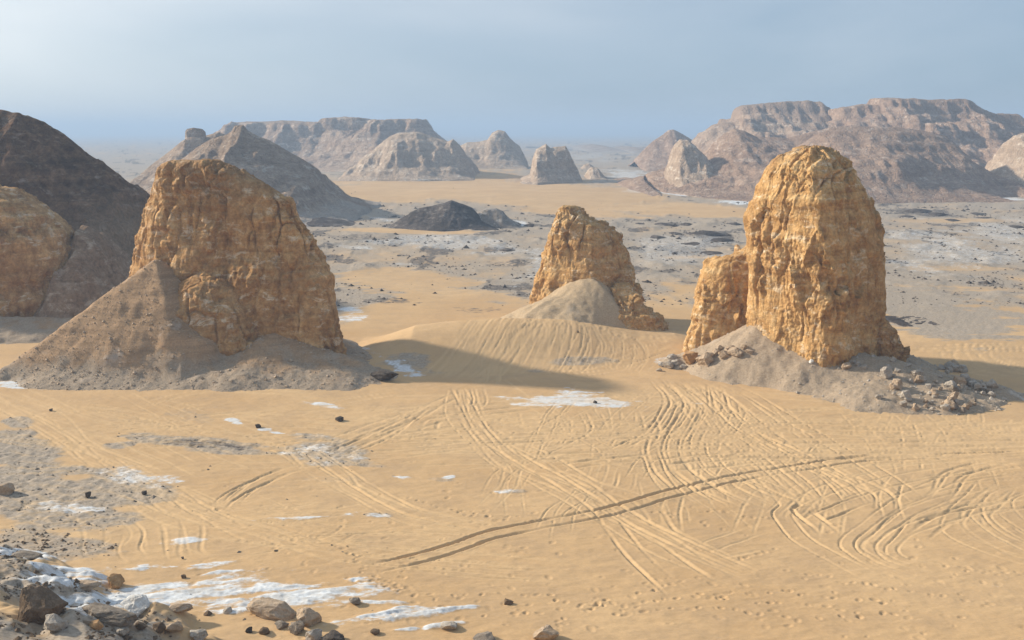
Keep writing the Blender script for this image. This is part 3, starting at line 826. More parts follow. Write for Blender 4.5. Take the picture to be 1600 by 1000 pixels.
# dark hill on the left
hill('hill', [(-260, 300), (-160, 215), (-60, 178), (0, 172), (30, 175), (60, 187), (90, 203), (118, 224), (150, 246), (180, 268), (205, 286), (226, 305), (240, 350), (262, 420), (280, 470)], 188,
     [(-260, 500), (0, 500), (100, 500), (190, 480), (280, 462)], M_DARKHILL, [(0, 0), (.1, .08), (.25, .27), (.4, .45), (.6, .68), (.8, .88), (1, 1)], 260, 130, .09, 11, 2.4, 4, 88, steps=.2, warp=2, kind='structure')
hill('hill', [(104, 505), (114, 430), (121, 375), (127, 352), (138, 354), (152, 363), (172, 384), (190, 412), (206, 440), (224, 486)], 164,
     [(104, 520), (150, 515), (224, 500)], M_FOOT, ROUND, 110, 70, .08, 6, 1.0, 4, 89, warp=1.5, kind='structure')
# mounds on the flat
hill('mound', [(604, 357), (625, 342), (645, 330), (655, 325), (680, 320), (690, 318), (706, 312), (722, 318), (738, 324), (752, 340), (770, 350), (792, 358)], 318, [(604, 358), (690, 363), (792, 360)], M_MOUND, CONE, 120, 60, .08, 9, .7, 4, 90, warp=1,
     label='black gravel mound with a dark crest on the flat', cat='mound')
hill('mound', [(734, 355), (745, 334), (758, 326), (775, 325), (786, 330), (792, 338), (806, 348), (822, 356)], 322, [(734, 356), (822, 358)], M_MOUND2, ROUND, 70, 36, .08, 7, .5, 3, 91, warp=.8,
     label='small grey-white mound leaning against the black gravel mound', cat='mound')
hill('mound', [(1382, 535), (1395, 520), (1410, 510), (1428, 510), (1450, 516), (1462, 526), (1480, 535)], 152, [(1382, 534), (1430, 538), (1480, 534)], M_MOUND, ROUND, 70, 40, .1, 3, .5, 1.6, 92, warp=.4,
     label='black gravel mound beside the foot of the tallest rock tower', cat='mound')
hill('mound', [(1038, 512), (1050, 503), (1064, 500), (1080, 506), (1092, 514)], 158, [(1038, 512), (1092, 514)], M_MOUND, ROUND, 40, 26, .1, 3, .3, 1.6, 93, warp=.3,
     label='small dark mound in the gap between two towers', cat='mound')
MSP = [(1107, 369, 36, 9), (1038, 354, 24, 6), (1130, 377, 24, 5), (1056, 366, 14, 3), (1092, 384, 30, 5), (1028, 372, 16, 4), (1150, 352, 14, 4), (1440, 332, 26, 6), (1468, 337, 20, 5), (1420, 340, 16, 4), (1530, 335, 14, 3),
       (1120, 398, 30, 4), (1000, 352, 14, 4), (1545, 342, 16, 3), (1590, 356, 18, 4), (830, 354, 16, 5), (808, 352, 12, 4), (622, 377, 12, 3), (792, 392, 14, 4), (620, 305, 8, 2), (1075, 352, 14, 4), (1490, 345, 12, 3)]
for i, (a, b, w, h_) in enumerate(MSP):
    sk = [(a - w, b + .5), (a - w * .62, b - h_ * .55), (a - w * .2, b - h_), (a + w * .25, b - h_ * .85), (a + w * .65, b - h_ * .4), (a + w, b + .5)]
    D = gnd(a, b)[1] + w * .10
    hill('mound', sk, D, [(a - w, b), (a, b + 1.6), (a + w, b)], M_MOUND, ROUND, 26, 16, .12, 5, .4, 2.5, 100 + i, warp=.5,
         label='low dark stony mound scattered on the gravel flat', cat='mound', group='dark mounds scattered over the gravel flat')

# ------------------------------------------------------------------ scree aprons
def segs(*L, nseed=1, rough=.35, gully=.6, ledge=0.0, rnd=1.2):
    def f(x, y):
        x = np.asarray(x, float); y = np.asarray(y, float)
        best = np.full(x.shape, -50.0)
        g = fbm2(x / 6, y / 6, 3, nseed)
        for (p0, p1, sl) in L:
            ax, ay, az = p0; bx, by, bz = p1
            dx, dy = bx - ax, by - ay
            t = np.clip(((x - ax) * dx + (y - ay) * dy) / max(dx * dx + dy * dy, 1e-6), 0, 1)
            d = np.hypot(x - ax - t * dx, y - ay - t * dy)
            ang = np.arctan2(y - ay - t * dy, x - ax - t * dx)
            z = az + t * (bz - az) - sl * (np.sqrt(d * d + rnd * rnd) - rnd) * (1 + .10 * g) + gully * perlin2(ang * 2.6 + nseed, d * .07) * np.minimum(d / 6, 1)
            k = .8      # smooth maximum
            m = np.maximum(best, z)
            best = m + k * .25 * np.maximum(0, 1 - np.abs(best - z) / k) ** 2
        best = best + rough * .5 * fbm2(x / 1.9, y / 1.9, 5, nseed + 3, .62)
        if ledge:
            w = best + .22 * g + .04 * x
            lz = sstep(1.2, 3.2, best) * sstep(15, 10, best)
            best = best + ledge * lz * np.tanh(4 * np.sin(w * 1.9 + .7 * perlin2(x / 6, y / 6, nseed + 8))) * sstep(-.5, .25, perlin2(x / 4, y / 4, nseed + 18))
        # concave foot
        return best
    TALUS.append(f)
    return f

def talus_obj(name, f, x0, x1, y0, y1, res, mat, parent, label=None):
    x = np.arange(x0, x1, res); y = np.arange(y0, y1, res)
    X, Y = np.meshgrid(x, y)
    Z = f(X, Y)
    g = gh(X, Y)
    up = Z > g - .25
    keep = up[:-1, :-1] | up[1:, :-1] | up[:-1, 1:] | up[1:, 1:]
    V = np.stack([X, Y, np.maximum(Z, g - .6)], -1)
    return add_obj(name, mesh_grid(name, V, keep=keep), mat, parent, label=label)

# ------------------------------------------------------------------ rock towers
def tower(name, rows_, parent, mat, nth=360, nz=220, n=2.6, phi=0.0, seed=0, flute=.45, fl_s=3.2, strata=.22, block=.30, bs=(1.7, 1.7, 2.6), big=.7, fine=.14, slant=0.0, front=.75, joint=.5, ledge=.16, label=None, **tags):
    R = np.array(rows_, float)
    Ps = [at(r[0 + 1], r[0], r[3]) for r in R]
    Pr = [at(r[2], r[0], r[3]) for r in R]
    xl = np.array([p[0] for p in Ps]); xr = np.array([p[0] for p in Pr]); z = np.array([p[2] for p in Ps])
    yc = R[:, 3]; b = R[:, 4]
    # arc-length parameter so that the cap is well covered
    wdt = (xr - xl) / 2
    s = np.concatenate([[0], np.cumsum(np.hypot(np.diff(z), np.diff(wdt)) + 1e-3)])
    u = np.linspace(0, s[-1], nz)
    it = lambda a: np.interp(u, s, a)
    def sm(a):
        k = 5
        p = np.concatenate([np.full(k, a[0]), a, np.full(k, a[-1])])
        return np.convolve(p, np.ones(2 * k + 1) / (2 * k + 1), 'valid')
    xl, xr, z, yc, b = [sm(it(q)) for q in (xl, xr, z, yc, b)]
    q = np.linspace(-1, 1, nth, endpoint=False)
    th = np.pi * (front * q + (1 - front) * q ** 3)
    r = (np.abs(np.cos(th - phi)) ** n + np.abs(np.sin(th - phi)) ** n) ** (-1.0 / n)
    ux, uy = r * np.sin(th), -r * np.cos(th)
    ux = np.where(ux > 0, ux / ux.max(), ux / -ux.min()); uy = np.where(uy > 0, uy / uy.max(), uy / -uy.min())
    X = ((xl + xr) / 2)[:, None] + ((xr - xl) / 2)[:, None] * ux[None, :]
    Y = yc[:, None] + b[:, None] * uy[None, :]
    Y = Y + slant * ((xr - xl) / 2)[:, None] * ux[None, :]
    Z = np.repeat(z[:, None], nth, 1)
    P = np.stack([X, Y, Z], -1)
    # round the last rows into a dome
    du = np.gradient(P, axis=0)
    dv = (np.roll(P, -1, 1) - np.roll(P, 1, 1))
    N = np.cross(dv, du)
    N /= np.maximum(np.linalg.norm(N, axis=-1), 1e-9)[..., None]
    wx = X + .5 * fbm3(X / 3, Y / 3, Z / 3, 2, seed + 31); wy = Y + .5 * fbm3(X / 3, Y / 3, Z / 3, 2, seed + 37); wz = Z + .5 * fbm3(X / 3, Y / 3, Z / 3, 2, seed + 41)
    d = big * fbm3(wx / 7, wy / 7, wz / 9, 3, seed)
    fl = 1 - 2 * np.abs(fbm3(wx / fl_s, wy / fl_s, wz / (fl_s * 4.2), 3, seed + 3))
    d = d - flute * sstep(.45, .95, fl) * .8
    zw = wz + .35 * perlin2(X / 6, Y / 6, seed)
    st = perlin2(zw * 1.15, np.full_like(zw, seed + .5)) + .6 * perlin2(zw * 2.9, np.full_like(zw, seed + 3.5))
    d = d + .55 * strata * np.tanh(2.0 * st) * (0.5 + .7 * np.abs(perlin3(X / 5, Y / 5, Z / 5, seed + 60)))
    xx_, yy_, zz_ = X + .35 * (wx - X), Y + .35 * (wy - Y), Z + .35 * (wz - Z)
    f1, ed, rid, tl = cells3(xx_ / bs[0], yy_ / bs[1], zz_ / bs[2], seed)
    blockm = sstep(-.25, .35, fbm3(X / 6, Y / 6, Z / 8, 2, seed + 71))
    d = d + block * ((rid - .5) * .9 + tl * 2.2) * blockm
    d = d + fine * fbm3(X / 1.0, Y / 1.0, Z / 1.1, 5, seed + 11, .68)
    f1b, edb, ridb, tlb = cells3(xx_ / (bs[0] * .42), yy_ / (bs[1] * .42), zz_ / (bs[2] * .55), seed + 7)
    d = d + block * .36 * ((ridb - .5) + tlb * 1.8)
    pit = cells3(X / .8, Y / .8, Z / .6, seed + 2)[0]
    d = d - .16 * sstep(.38, .1, pit) * sstep(0, .3, perlin3(X / 4, Y / 4, Z / 3, seed + 90))
    mod = .35 + .95 * sstep(-.35, .45, fbm3(X / 5, Y / 5, Z / 6, 2, seed + 140))
    d = big * fbm3(wx / 7, wy / 7, wz / 9, 3, seed) + (d - big * fbm3(wx / 7, wy / 7, wz / 9, 3, seed)) * mod
    jf, je, jr, jt = cells3((X + .8 * (wx - X)) / 3.4, (Y + .8 * (wy - Y)) / 3.4, Z / 30.0 + .3, seed + 15)
    jm = sstep(-.1, .4, perlin3(X / 6, Y / 6, Z / 7, seed + 160))
    d = d - joint * (1 - sstep(0, .07, je)) * jm + joint * .45 * (jr - .5)
    lr = np.random.RandomState(seed)
    for zl in lr.uniform(z.min() + 3, z.max() - 1.5, 5):
        d = d + ledge * lr.uniform(.4, 1.0) * lr.choice([-1, 1]) * np.tanh((zl + .5 * perlin2(X / 5, Y / 5, seed + 4) - Z) / .16) * sstep(-.5, .2, perlin3(X / 7, Y / 7, Z / 3, seed + 170))
    topf = sstep(0, 1, (u[-1] - u) / 2.0)[:, None]
    P = P + N * (d * (.35 + .65 * topf))[..., None]
    idx = np.arange(nz * nth).reshape(nz, nth)
    i2 = np.concatenate([idx, idx[:, :1]], 1)
    F = np.stack([i2[:-1, :-1], i2[:-1, 1:], i2[1:, 1:], i2[1:, :-1]], -1).reshape(-1, 4)
    ctr = P[-1].mean(0)
    V = np.vstack([P.reshape(-1, 3), ctr[None]])
    c = len(V) - 1
    half = np.stack([i2[-1, 0:-1:2], i2[-1, 1:-1:2], i2[-1, 2::2], np.full(nth // 2, c)], -1)
    F = np.vstack([F, half])
    return add_obj(name, mesh_from(name, V, F), mat, parent, label=label, **tags)

def empty(name, loc, **tags):
    o = add_obj(name, None, **tags)
    o.location = loc
    o.empty_display_size = 1.0
    return o

def attach(o, root):
    """parent without moving the world-space mesh"""
    o.parent = root
    o.matrix_parent_inverse = root.matrix_basis.inverted()
    return o

# broad monolith with the long brown apron
root = empty('rock_monolith', (-38, 132, 0), label='broad orange-brown limestone monolith rising from a long sloping brown apron of scree', cat='rock formation')
tL = segs(((-46.6, 128.8, 13.6), (-62.5, 120.0, 1.4), .90), ((-47, 125, 7.6), (-43.5, 120.2, 1.8), .68), ((-30, 124.5, 4.8), (-17, 120.5, 1.0), .44), ((-56, 118.5, 1.2), (-22, 119, 1.6), .32), ((-27, 133, 3.4), (-18, 127, .8), .45),
          nseed=5, rough=.26, gully=.08, ledge=.10, rnd=1.0)
attach(talus_obj('scree_apron', tL, -78, -6, 109, 146, .22, M_SCREE_BR, None), root)
rowsL = [(612, 183, 564, 131.5, 7.6), (560, 183, 555, 131.6, 7.2), (520, 186, 548, 132.0, 6.8), (470, 188, 536, 132.3, 6.3), (420, 189, 527, 132.6, 5.9), (375, 195, 508, 133.0, 5.5), (345, 204, 493, 133.0, 5.2), (318, 213, 475, 133.0, 4.9), (306, 218, 473, 133.0, 4.6),
         (299, 223, 449, 133.0, 4.3), (280, 231, 423, 133.0, 3.9), (266, 237, 393, 133.0, 3.4), (258, 249, 363, 133.0, 2.8), (253, 267, 341, 133.0, 1.9), (251, 281, 329, 133.0, .9)]
attach(tower('cliff', rowsL, None, M_TOWER, 440, 270, 2.8, RAD(8), 3, flute=.55, strata=.16, block=.36, bs=(2.4, 2.4, 3.4), big=.6, fine=.17, slant=-.28), root)

rowsB = [(590, 205, 430, 125.5, 6.2), (560, 214, 424, 125.5, 5.8), (530, 226, 416, 126, 5.4), (505, 240, 408, 126.5, 5.0), (480, 258, 398, 127, 4.6), (460, 274, 388, 127.6, 4.1), (442, 290, 374, 128.4, 3.4), (428, 304, 358, 129, 2.4), (420, 318, 342, 129.5, 1.2)]
attach(tower('rock_buttress', rowsB, None, M_TOWER, 200, 120, 2.3, RAD(10), 43, flute=.4, strata=.14, block=.3, big=.6, fine=.15), root)

# tallest tower
root = empty('rock_monolith', (40, 126, 0), label='tallest golden tower with a rounded top, one lit and one shaded face and fallen boulders', cat='rock formation')
tR = segs(((32.5, 124.5, 6.6), (37.5, 119.5, 4.6), .72), ((38, 121, 4.2), (46, 115, 3.0), .48), ((31, 127, 5.0), (22, 127, 1.2), .55), ((46, 116, 2.9), (55, 112.5, 1.2), .38), ((41, 110, 1.7), (50, 108.5, 1.4), .36), ((44, 126, 5), (50, 124, 2), .5),
          nseed=8, rough=.36, gully=.4)
attach(talus_obj('scree_apron', tR, 12, 72, 98, 142, .24, M_SCREE, None), root)
rowsR = [(600, 1166, 1383, 124, 8.9), (560, 1168, 1380, 124, 8.8), (520, 1174, 1378, 124, 8.6), (470, 1175, 1377, 124, 8.6), (420, 1174, 1375, 124, 8.5), (370, 1173, 1370, 124, 8.2), (330, 1174, 1362, 124, 7.7), (300, 1180, 1351, 124, 7.3), (275, 1190, 1337, 124, 6.4),
         (258, 1202, 1325, 124, 5.7), (245, 1216, 1311, 124, 4.8), (236, 1232, 1297, 124, 3.7), (230, 1244, 1288, 124, 2.2), (228, 1258, 1276, 124, 0.9)]
attach(tower('cliff', rowsR, None, M_TOWER2, 440, 280, 4.2, RAD(38), 13, flute=.35, fl_s=4.6, strata=.14, block=.70, bs=(2.1, 2.1, 5.2), big=.4, fine=.17), root)
rowsF = [(572, 1060, 1215, 133, 5), (545, 1066, 1215, 133, 4.8), (500, 1078, 1215, 133, 4.4), (460, 1088, 1215, 133, 4.0), (430, 1098, 1215, 133, 3.6), (416, 1104, 1215, 133, 3.2), (404, 1122, 1215, 133, 2.8), (392, 1146, 1214, 133, 2.2), (382, 1166, 1210, 133, 1.4), (374, 1180, 1200, 133, .6)]
attach(tower('rock_shoulder', rowsF, None, M_TOWER2, 200, 130, 2.6, RAD(-10), 17, flute=.7, strata=.35, block=.5, big=.5), root)
rowsK = [(570, 1352, 1414, 122, 3.2), (545, 1356, 1411, 122, 3.0), (525, 1360, 1402, 122, 2.5), (510, 1362, 1394, 122, 2.0), (500, 1364, 1386, 122, 1.2), (496, 1370, 1380, 122, .5)]
attach(tower('rock_knob', rowsK, None, M_TOWER, 120, 80, 2.5, RAD(20), 19, flute=.3, strata=.2, block=.5, bs=(1, 1, 1.2), big=.3), root)

# tower on the dune
root = empty('rock_monolith', (12, 155, 0), label='slender tan tower with a pale scree skirt standing behind the rutted dune', cat='rock formation')
tM = segs(((11.6, 150.2, 8.9), (7, 146.8, 5.6), .74), ((8, 148, 5.8), (-3, 147.0, 1.8), .5), nseed=14, rough=.3, gully=.45, rnd=4.5)
_tM0 = TALUS.pop()
def tM(x, y):
    return _tM0(x, y) - .62 * 1.8 * np.logaddexp(0, (np.asarray(x, float) - 12.5) / 1.8)
TALUS.append(tM)
attach(talus_obj('scree_skirt', tM, -8, 34, 134, 160, .24, M_SCREE_TAN, None), root)
rowsM = [(530, 822, 1022, 156, 8), (500, 826, 1016, 156, 7.6), (470, 828, 1006, 156, 7.0), (440, 834, 996, 156, 6.4), (410, 842, 982, 156, 5.8), (380, 850, 974, 156, 5.2), (360, 853, 964, 156, 4.6), (345, 860, 945, 156, 4.0), (335, 866, 928, 156, 3.2), (328, 868, 918, 156, 2.4), (323, 874, 906, 156, 1.2), (321, 882, 898, 156, .5)]
attach(tower('cliff', rowsM, None, M_TOWER2, 260, 180, 3.2, RAD(-26), 23, flute=.6, strata=.25, block=.45, big=.5, bs=(1.5, 1.5, 2.2)), root)
rowsM2 = [(540, 934, 1046, 147.5, 5.0), (522, 938, 1043, 147.5, 4.8), (508, 940, 1040, 147.5, 4.5), (497, 942, 1034, 147.7, 4.2), (487, 944, 1018, 148, 3.9), (474, 946, 1006, 148.5, 3.4), (460, 948, 1000, 149, 2.8), (448, 952, 992, 149.5, 2.0), (440, 962, 984, 150, .8)]
attach(tower('rock_foot', rowsM2, None, M_TOWER2, 160, 90, 2.5, 0, 27, flute=.3, strata=.35, block=.35, big=.5), root)

# orange rock under the dark hill
root = empty('rock_monolith', (-84, 160, 0), label='orange cliffed rock in front of the dark brown hill', cat='rock formation')
tW = segs(((-90, 147, 2.8), (-66, 148, 2.2), .4), nseed=17, rough=.4, gully=.5)
attach(talus_obj('scree_apron', tW, -108, -48, 128, 162, .4, M_SCREE_BR, None), root)
rowsW = [(590, -240, 140, 160, 13), (520, -232, 134, 160, 12.5), (470, -226, 131, 160, 12), (430, -220, 126, 160, 11), (400, -214, 118, 160, 10.4), (370, -204, 108, 160, 9.8), (345, -190, 86, 160, 9), (328, -176, 66, 160, 8), (312, -160, 46, 160, 7), (300, -140, 26, 160, 5.6), (292, -120, 4, 160, 4), (288, -90, -30, 160, 2)]
attach(tower('cliff', rowsW, None, M_TOWER, 260, 150, 2.6, 0, 33, flute=.6, strata=.3, block=.4, big=.8), root)

# ------------------------------------------------------------------ boulders
def boulder_mesh(seed, npts=20, sub=0, flat=1.0, rough=.0):
    r = random.Random(seed)
    bm = bmesh.new()
    for i in range(npts):
        v = Vector((r.gauss(0, 1), r.gauss(0, 1), r.gauss(0, 1))).normalized()
        v = v * r.uniform(.82, 1.0)
        m = max(abs(v.x), abs(v.y), abs(v.z))
        v = v * (.72 + .28 / m)          # pull towards a block
        bm.verts.new((v.x * .5, v.y * .5, v.z * .5 * flat))
    res = bmesh.ops.convex_hull(bm, input=bm.verts)
    bmesh.ops.delete(bm, geom=[g for g in res['geom_interior'] if isinstance(g, bmesh.types.BMVert)], context='VERTS')
    bmesh.ops.recalc_face_normals(bm, faces=bm.faces)
    if sub:
        bmesh.ops.bevel(bm, geom=list(bm.edges), offset=.018, segments=1, affect='EDGES', profile=.5)
        bmesh.ops.triangulate(bm, faces=bm.faces)
        bmesh.ops.subdivide_edges(bm, edges=bm.edges, cuts=sub, use_grid_fill=True)
        co = np.array([v.co[:] for v in bm.verts])
        d = rough * fbm3(co[:, 0] * 3.2, co[:, 1] * 3.2, co[:, 2] * 4.5, 5, seed % 50, .6)
        f1, ed, rid, tl = cells3(co[:, 0] * 3, co[:, 1] * 3, co[:, 2] * 3.6, seed % 20)
        d = d + rough * .8 * (rid - .5)
        nn = co / np.maximum(np.linalg.norm(co, axis=1), 1e-6)[:, None]
        co = co + nn * d[:, None]
        for v, c in zip(bm.verts, co): v.co = c
    me = bpy.data.meshes.new('boulder')
    bm.to_mesh(me); bm.free()
    me.polygons.foreach_set('use_smooth', np.zeros(len(me.polygons), bool))
    me.update()
    # stand it on its base
    co = np.empty(len(me.vertices) * 3, np.float32); me.vertices.foreach_get('co', co); co = co.reshape(-1, 3)
    co[:, 2] -= co[:, 2].min()
    ex = co.max(0) - co.min(0)
    co[:, 0] /= ex[0]; co[:, 1] /= ex[1]; co[:, 2] /= ex[2]
    me.vertices.foreach_set('co', co.ravel()); me.update()
    return me

def stone_mat(name, a, b, c, sc=2.0):
    n = NT(name)
    t = n.t.nodes.new('ShaderNodeTexCoord')
    f = n.noise(n.pos, sc, 6, .65)
    g = n.noise(n.pos, sc * 5, 5, .7)
    col = n.ramp(n.rng(f, .3, .7), [(0, a), (.5, b), (1, c)])
    col = n.mix(1.0, col, n.grey(n.rng(g, .3, .7, .72, 1.15)), 'MULTIPLY')
    return n.done(col, n.bump(n.math('ADD', f, n.math('MULTIPLY', g, .5)), .7, .12))

S_BROWN = stone_mat('brown_stone', (.11, .078, .052), (.17, .122, .082), (.25, .185, .13))
S_GREY = stone_mat('grey_stone', (.16, .132, .105), (.245, .205, .165), (.36, .31, .255))
S_DARK = stone_mat('dark_stone', (.05, .042, .036), (.085, .07, .06), (.14, .12, .10))
S_TAN = stone_mat('tan_stone', (.33, .24, .16), (.44, .335, .235), (.55, .44, .33))
S_WHITE = stone_mat('chalk_stone', (.52, .49, .45), (.66, .64, .60), (.78, .77, .74))
S_ORANGE = stone_mat('orange_stone', (.32, .18, .085), (.42, .25, .12), (.52, .33, .17))
S_PALE = stone_mat('pale_stone', (.30, .26, .215), (.42, .37, .31), (.53, .475, .41))

brng = random.Random(5)
_small = [boulder_mesh(200 + i, 16) for i in range(7)]
_small_by = {}

def rock(px, py, w, h, mat, label, big=False, group=None, depth=None, rot=None, cat='boulder', name='boulder', seed=None):
    x, y, z = hit(px, py)
    dep = y * CT + (CAM_Z - z) * ST
    W = w * dep / FPX
    if py > 860: w, h = w * .88, h * .88
    W = w * dep / FPX
    Hh = h * dep / FPX * 1.12
    Dp = depth * dep / FPX if depth else W * brng.uniform(.75, 1.0)
    if big:
        me = boulder_mesh(seed or int(px * 7 + py), 18, 4, 1.0, .05)
        me.materials.append(mat)
    else:
        i = brng.randrange(7)
        key = (i, mat.name)
        if key not in _small_by:
            m2 = _small[i].copy(); m2.materials.clear(); m2.materials.append(mat); _small_by[key] = m2
        me = _small_by[key]
    o = add_obj(name, me, None, None, label=label, cat=cat, group=group)
    a = rot if rot is not None else brng.uniform(-.4, .4)
    yy = y + Dp * .35
    xx = x * (yy / y)
    o.location = (xx, yy, float(min(H(np.array([xx]), np.array([yy]))[0], z + .15 * Hh)) - .24 * Hh)
    o.rotation_euler = (brng.uniform(-.12, .12), brng.uniform(-.12, .12), a)
    o.scale = (W, Dp, Hh * 1.1)
    return o

# stones of the near slope, one by one
rock(64, 975, 84, 58, S_BROWN, 'big dark brown boulder on the stony slope above the chalk', True, rot=.25)
rock(172, 974, 104, 34, S_GREY, 'long grey slab-like boulder sloping down beside the big dark brown boulder', True, rot=-.35, depth=50)
rock(213, 958, 52, 27, S_WHITE, 'white pointed chalk block just behind the long grey slab', True)
rock(424, 966, 96, 27, S_TAN, 'long tan slab lying half in the sand beside the white chalk sheet', True, rot=-.25, depth=44)
rock(482, 978, 48, 30, S_TAN, 'blunt tan block at the end of the long tan slab', True)
rock(182, 921, 30, 21, S_ORANGE, 'squat orange block standing on the white chalk', True)
rock(134, 923, 62, 12, S_TAN, 'low flat tan ledge of stone touching the squat orange block', True, depth=30)
rock(555, 946, 23, 13, S_GREY, 'small grey-brown stone sitting on the white chalk sheet', True)
rock(282, 960, 44, 14, S_TAN, 'low tan lump of rock where the chalk meets the smooth sand', True)
rock(86, 995, 44, 30, S_PALE, 'pale cracked block leaning under the big dark brown boulder', True)
rock(852, 1004, 46, 24, S_TAN, 'tan boulder with a dark top alone on the smooth sand', True)
rock(757, 1006, 38, 12, S_GREY, 'flat grey stone on the sand near the tan boulder with a dark top', True)
rock(702, 986, 34, 12, S_PALE, 'pale flat stone at the tip of the thin chalk strip', True)
rock(794, 945, 17, 10, S_BROWN, 'small brown pointed stone alone on open footprinted sand', True)
rock(587, 992, 18, 8, S_BROWN, 'small low brown stone on sand before the smooth chalk bank', True)
rock(391, 989, 14, 10, S_DARK, 'small round black stone on the sand drift by the slabs', True)
rock(414, 992, 20, 12, S_BROWN, 'small yellow-brown stone next to the round black stone', True)
rock(441, 983, 26, 12, S_GREY, 'low grey stone at the edge of the grey stone cluster', True)
rock(468, 993, 32, 22, S_GREY, 'largest grey stone of the cluster below the blunt tan block', True)
rock(492, 1003, 30, 20, S_PALE, 'pale stone wedged against the largest grey stone of the cluster', True)
rock(522, 1008, 42, 15, S_DARK, 'wide dark rounded stone beyond the pale wedged stone', True)
rock(248, 990, 24, 18, S_BROWN, 'brown cube-shaped stone beside a pale crumbly stone', True)
rock(272, 996, 30, 20, S_TAN, 'pale crumbly tan stone next to the brown cube-shaped stone', True)
rock(310, 1002, 32, 14, S_PALE, 'pale flat stone at the foot of the stony slope', True)
rock(190, 995, 28, 14, S_PALE, 'pale blue-grey stone below the long grey slab', True)
rock(148, 983, 30, 12, S_ORANGE, 'low orange-brown stone before the long grey slab', True)
rock(222, 984, 22, 11, S_BROWN, 'small brown stone between the long grey slab and the cube-shaped stone', True)
rock(42, 873, 62, 13, S_GREY, 'low grey outcrop at the top of the white chalk', True, depth=26)
rock(357, 960, 16, 10, S_PALE, 'small pale cone of rock at the rim of the sand drift', True)
rock(325, 963, 14, 8, S_BROWN, 'small brown stone at the rim of the sand drift', True)
rock(10, 773, 26, 18, S_TAN, 'tan square block alone on the grey gravel flat', True)
rock(225, 774, 9, 6, S_DARK, 'little black stone on the pale edge of the grey gravel', False)
rock(138, 777, 10, 9, S_DARK, 'little dark upright stone in the middle of the grey gravel', False)
rock(531, 659, 13, 7, S_DARK, 'dark flat stone on rutted sand beyond the grey gravel wash', False)
rock(403, 669, 9, 6, S_DARK, 'little dark stone between two strips of chalk on the sand', False)
rock(80, 643, 6, 4, S_DARK, 'tiny dark stone on sand before the brown apron', False)
rock(930, 631, 7, 5, S_DARK, 'tiny dark stone on the white chalk pan', False)
rock(603, 597, 46, 15, S_DARK, 'black jagged rock at the toe of the brown apron', True, depth=20)
rock(285, 888 - 14, 5, 4, S_DARK, 'tiny black stone near a patch of chalk on the sand', False)
rock(287, 904, 9, 7, S_BROWN, 'little brown stone among the chalk strips', False)
rock(903, 520, 4, 3, S_BROWN, 'tiny brown stone high on the dune crest', False)

# fallen rocks round the tallest tower
GF = 'boulders fallen round the tallest tower'
rock(1078, 572, 24, 20, S_ORANGE, 'orange boulder in the row of fallen rocks left by the golden tower', True)
rock(1101, 574, 28, 20, S_TAN, 'tan boulder pressed against the orange boulder', True)
for (a, b, w, h_) in [(1118, 557, 14, 10), (1132, 562, 22, 12), (1150, 560, 26, 13), (1140, 550, 12, 9), (1163, 548, 12, 8), (1170, 556, 14, 8), (1124, 549, 10, 8), (1110, 560, 10, 7)]:
    rock(a, b, w, h_, S_TAN, 'tan fallen rock in the row on the scree under the golden shoulder', True, GF + ', tan row')
for (a, b, w, h_) in [(1044, 577, 18, 10), (1034, 574, 12, 7), (1056, 572, 16, 8), (1050, 566, 18, 10), (1030, 581, 10, 5), (1068, 578, 12, 7)]:
    rock(a, b, w, h_, S_PALE, 'pale crumbled rock at the sandy toe of the scree beside the orange boulder', True, GF + ', pale toe')
rock(1267, 570, 9, 7, S_WHITE, 'lone white stone on the smooth scree below the golden prow')
rock(1322, 580, 18, 11, S_TAN, 'tan stone close under the golden prow', True)
for (a, b, w, h_) in [(1340, 573, 10, 7), (1350, 578, 12, 7), (1333, 570, 9, 6), (1395, 566, 10, 8), (1388, 578, 12, 7), (1402, 582, 10, 6), (1432, 590, 18, 12), (1396, 590, 9, 6), (1420, 574, 9, 6), (1410, 560, 9, 7)]:
    rock(a, b, w, h_, S_PALE, 'pale stone scattered on the upper scree in the tower shade', True, GF + ', upper scree')
r2 = random.Random(77)
for i in range(46):
    a = r2.gauss(1460, 36); b = r2.uniform(598, 646) + (a - 1462) * .10
    if b > 647: b = 640
    w = r2.choice([6, 7, 8, 9, 10, 11, 12, 15, 19])
    rock(a, b, w, w * r2.uniform(.65, .9), r2.choice([S_PALE, S_GREY, S_TAN, S_PALE, S_TAN]), 'angular pale rock in the dense rockfall at the shaded toe of the scree', w > 11, GF + ', dense rockfall')
for i in range(18):
    a = r2.uniform(1470, 1504); b = r2.uniform(570, 584)
    w = r2.choice([8, 9, 11, 13, 16])
    rock(a, b, w, w * .75, r2.choice([S_TAN, S_PALE, S_GREY]), 'grey-tan rock in the small heap high on the scree rim by sunlit sand', w > 11, GF + ', rim heap')
for i in range(15):
    a = r2.uniform(1504, 1552); b = 598 + (a - 1504) * .35 + r2.uniform(-6, 9)
    w = r2.choice([9, 11, 13, 16, 20])
    rock(a, b, w, w * .7, r2.choice([S_PALE, S_GREY, S_PALE]), 'pale rock in the outermost shaded pile past the rockfall', w > 11, GF + ', outer pile')

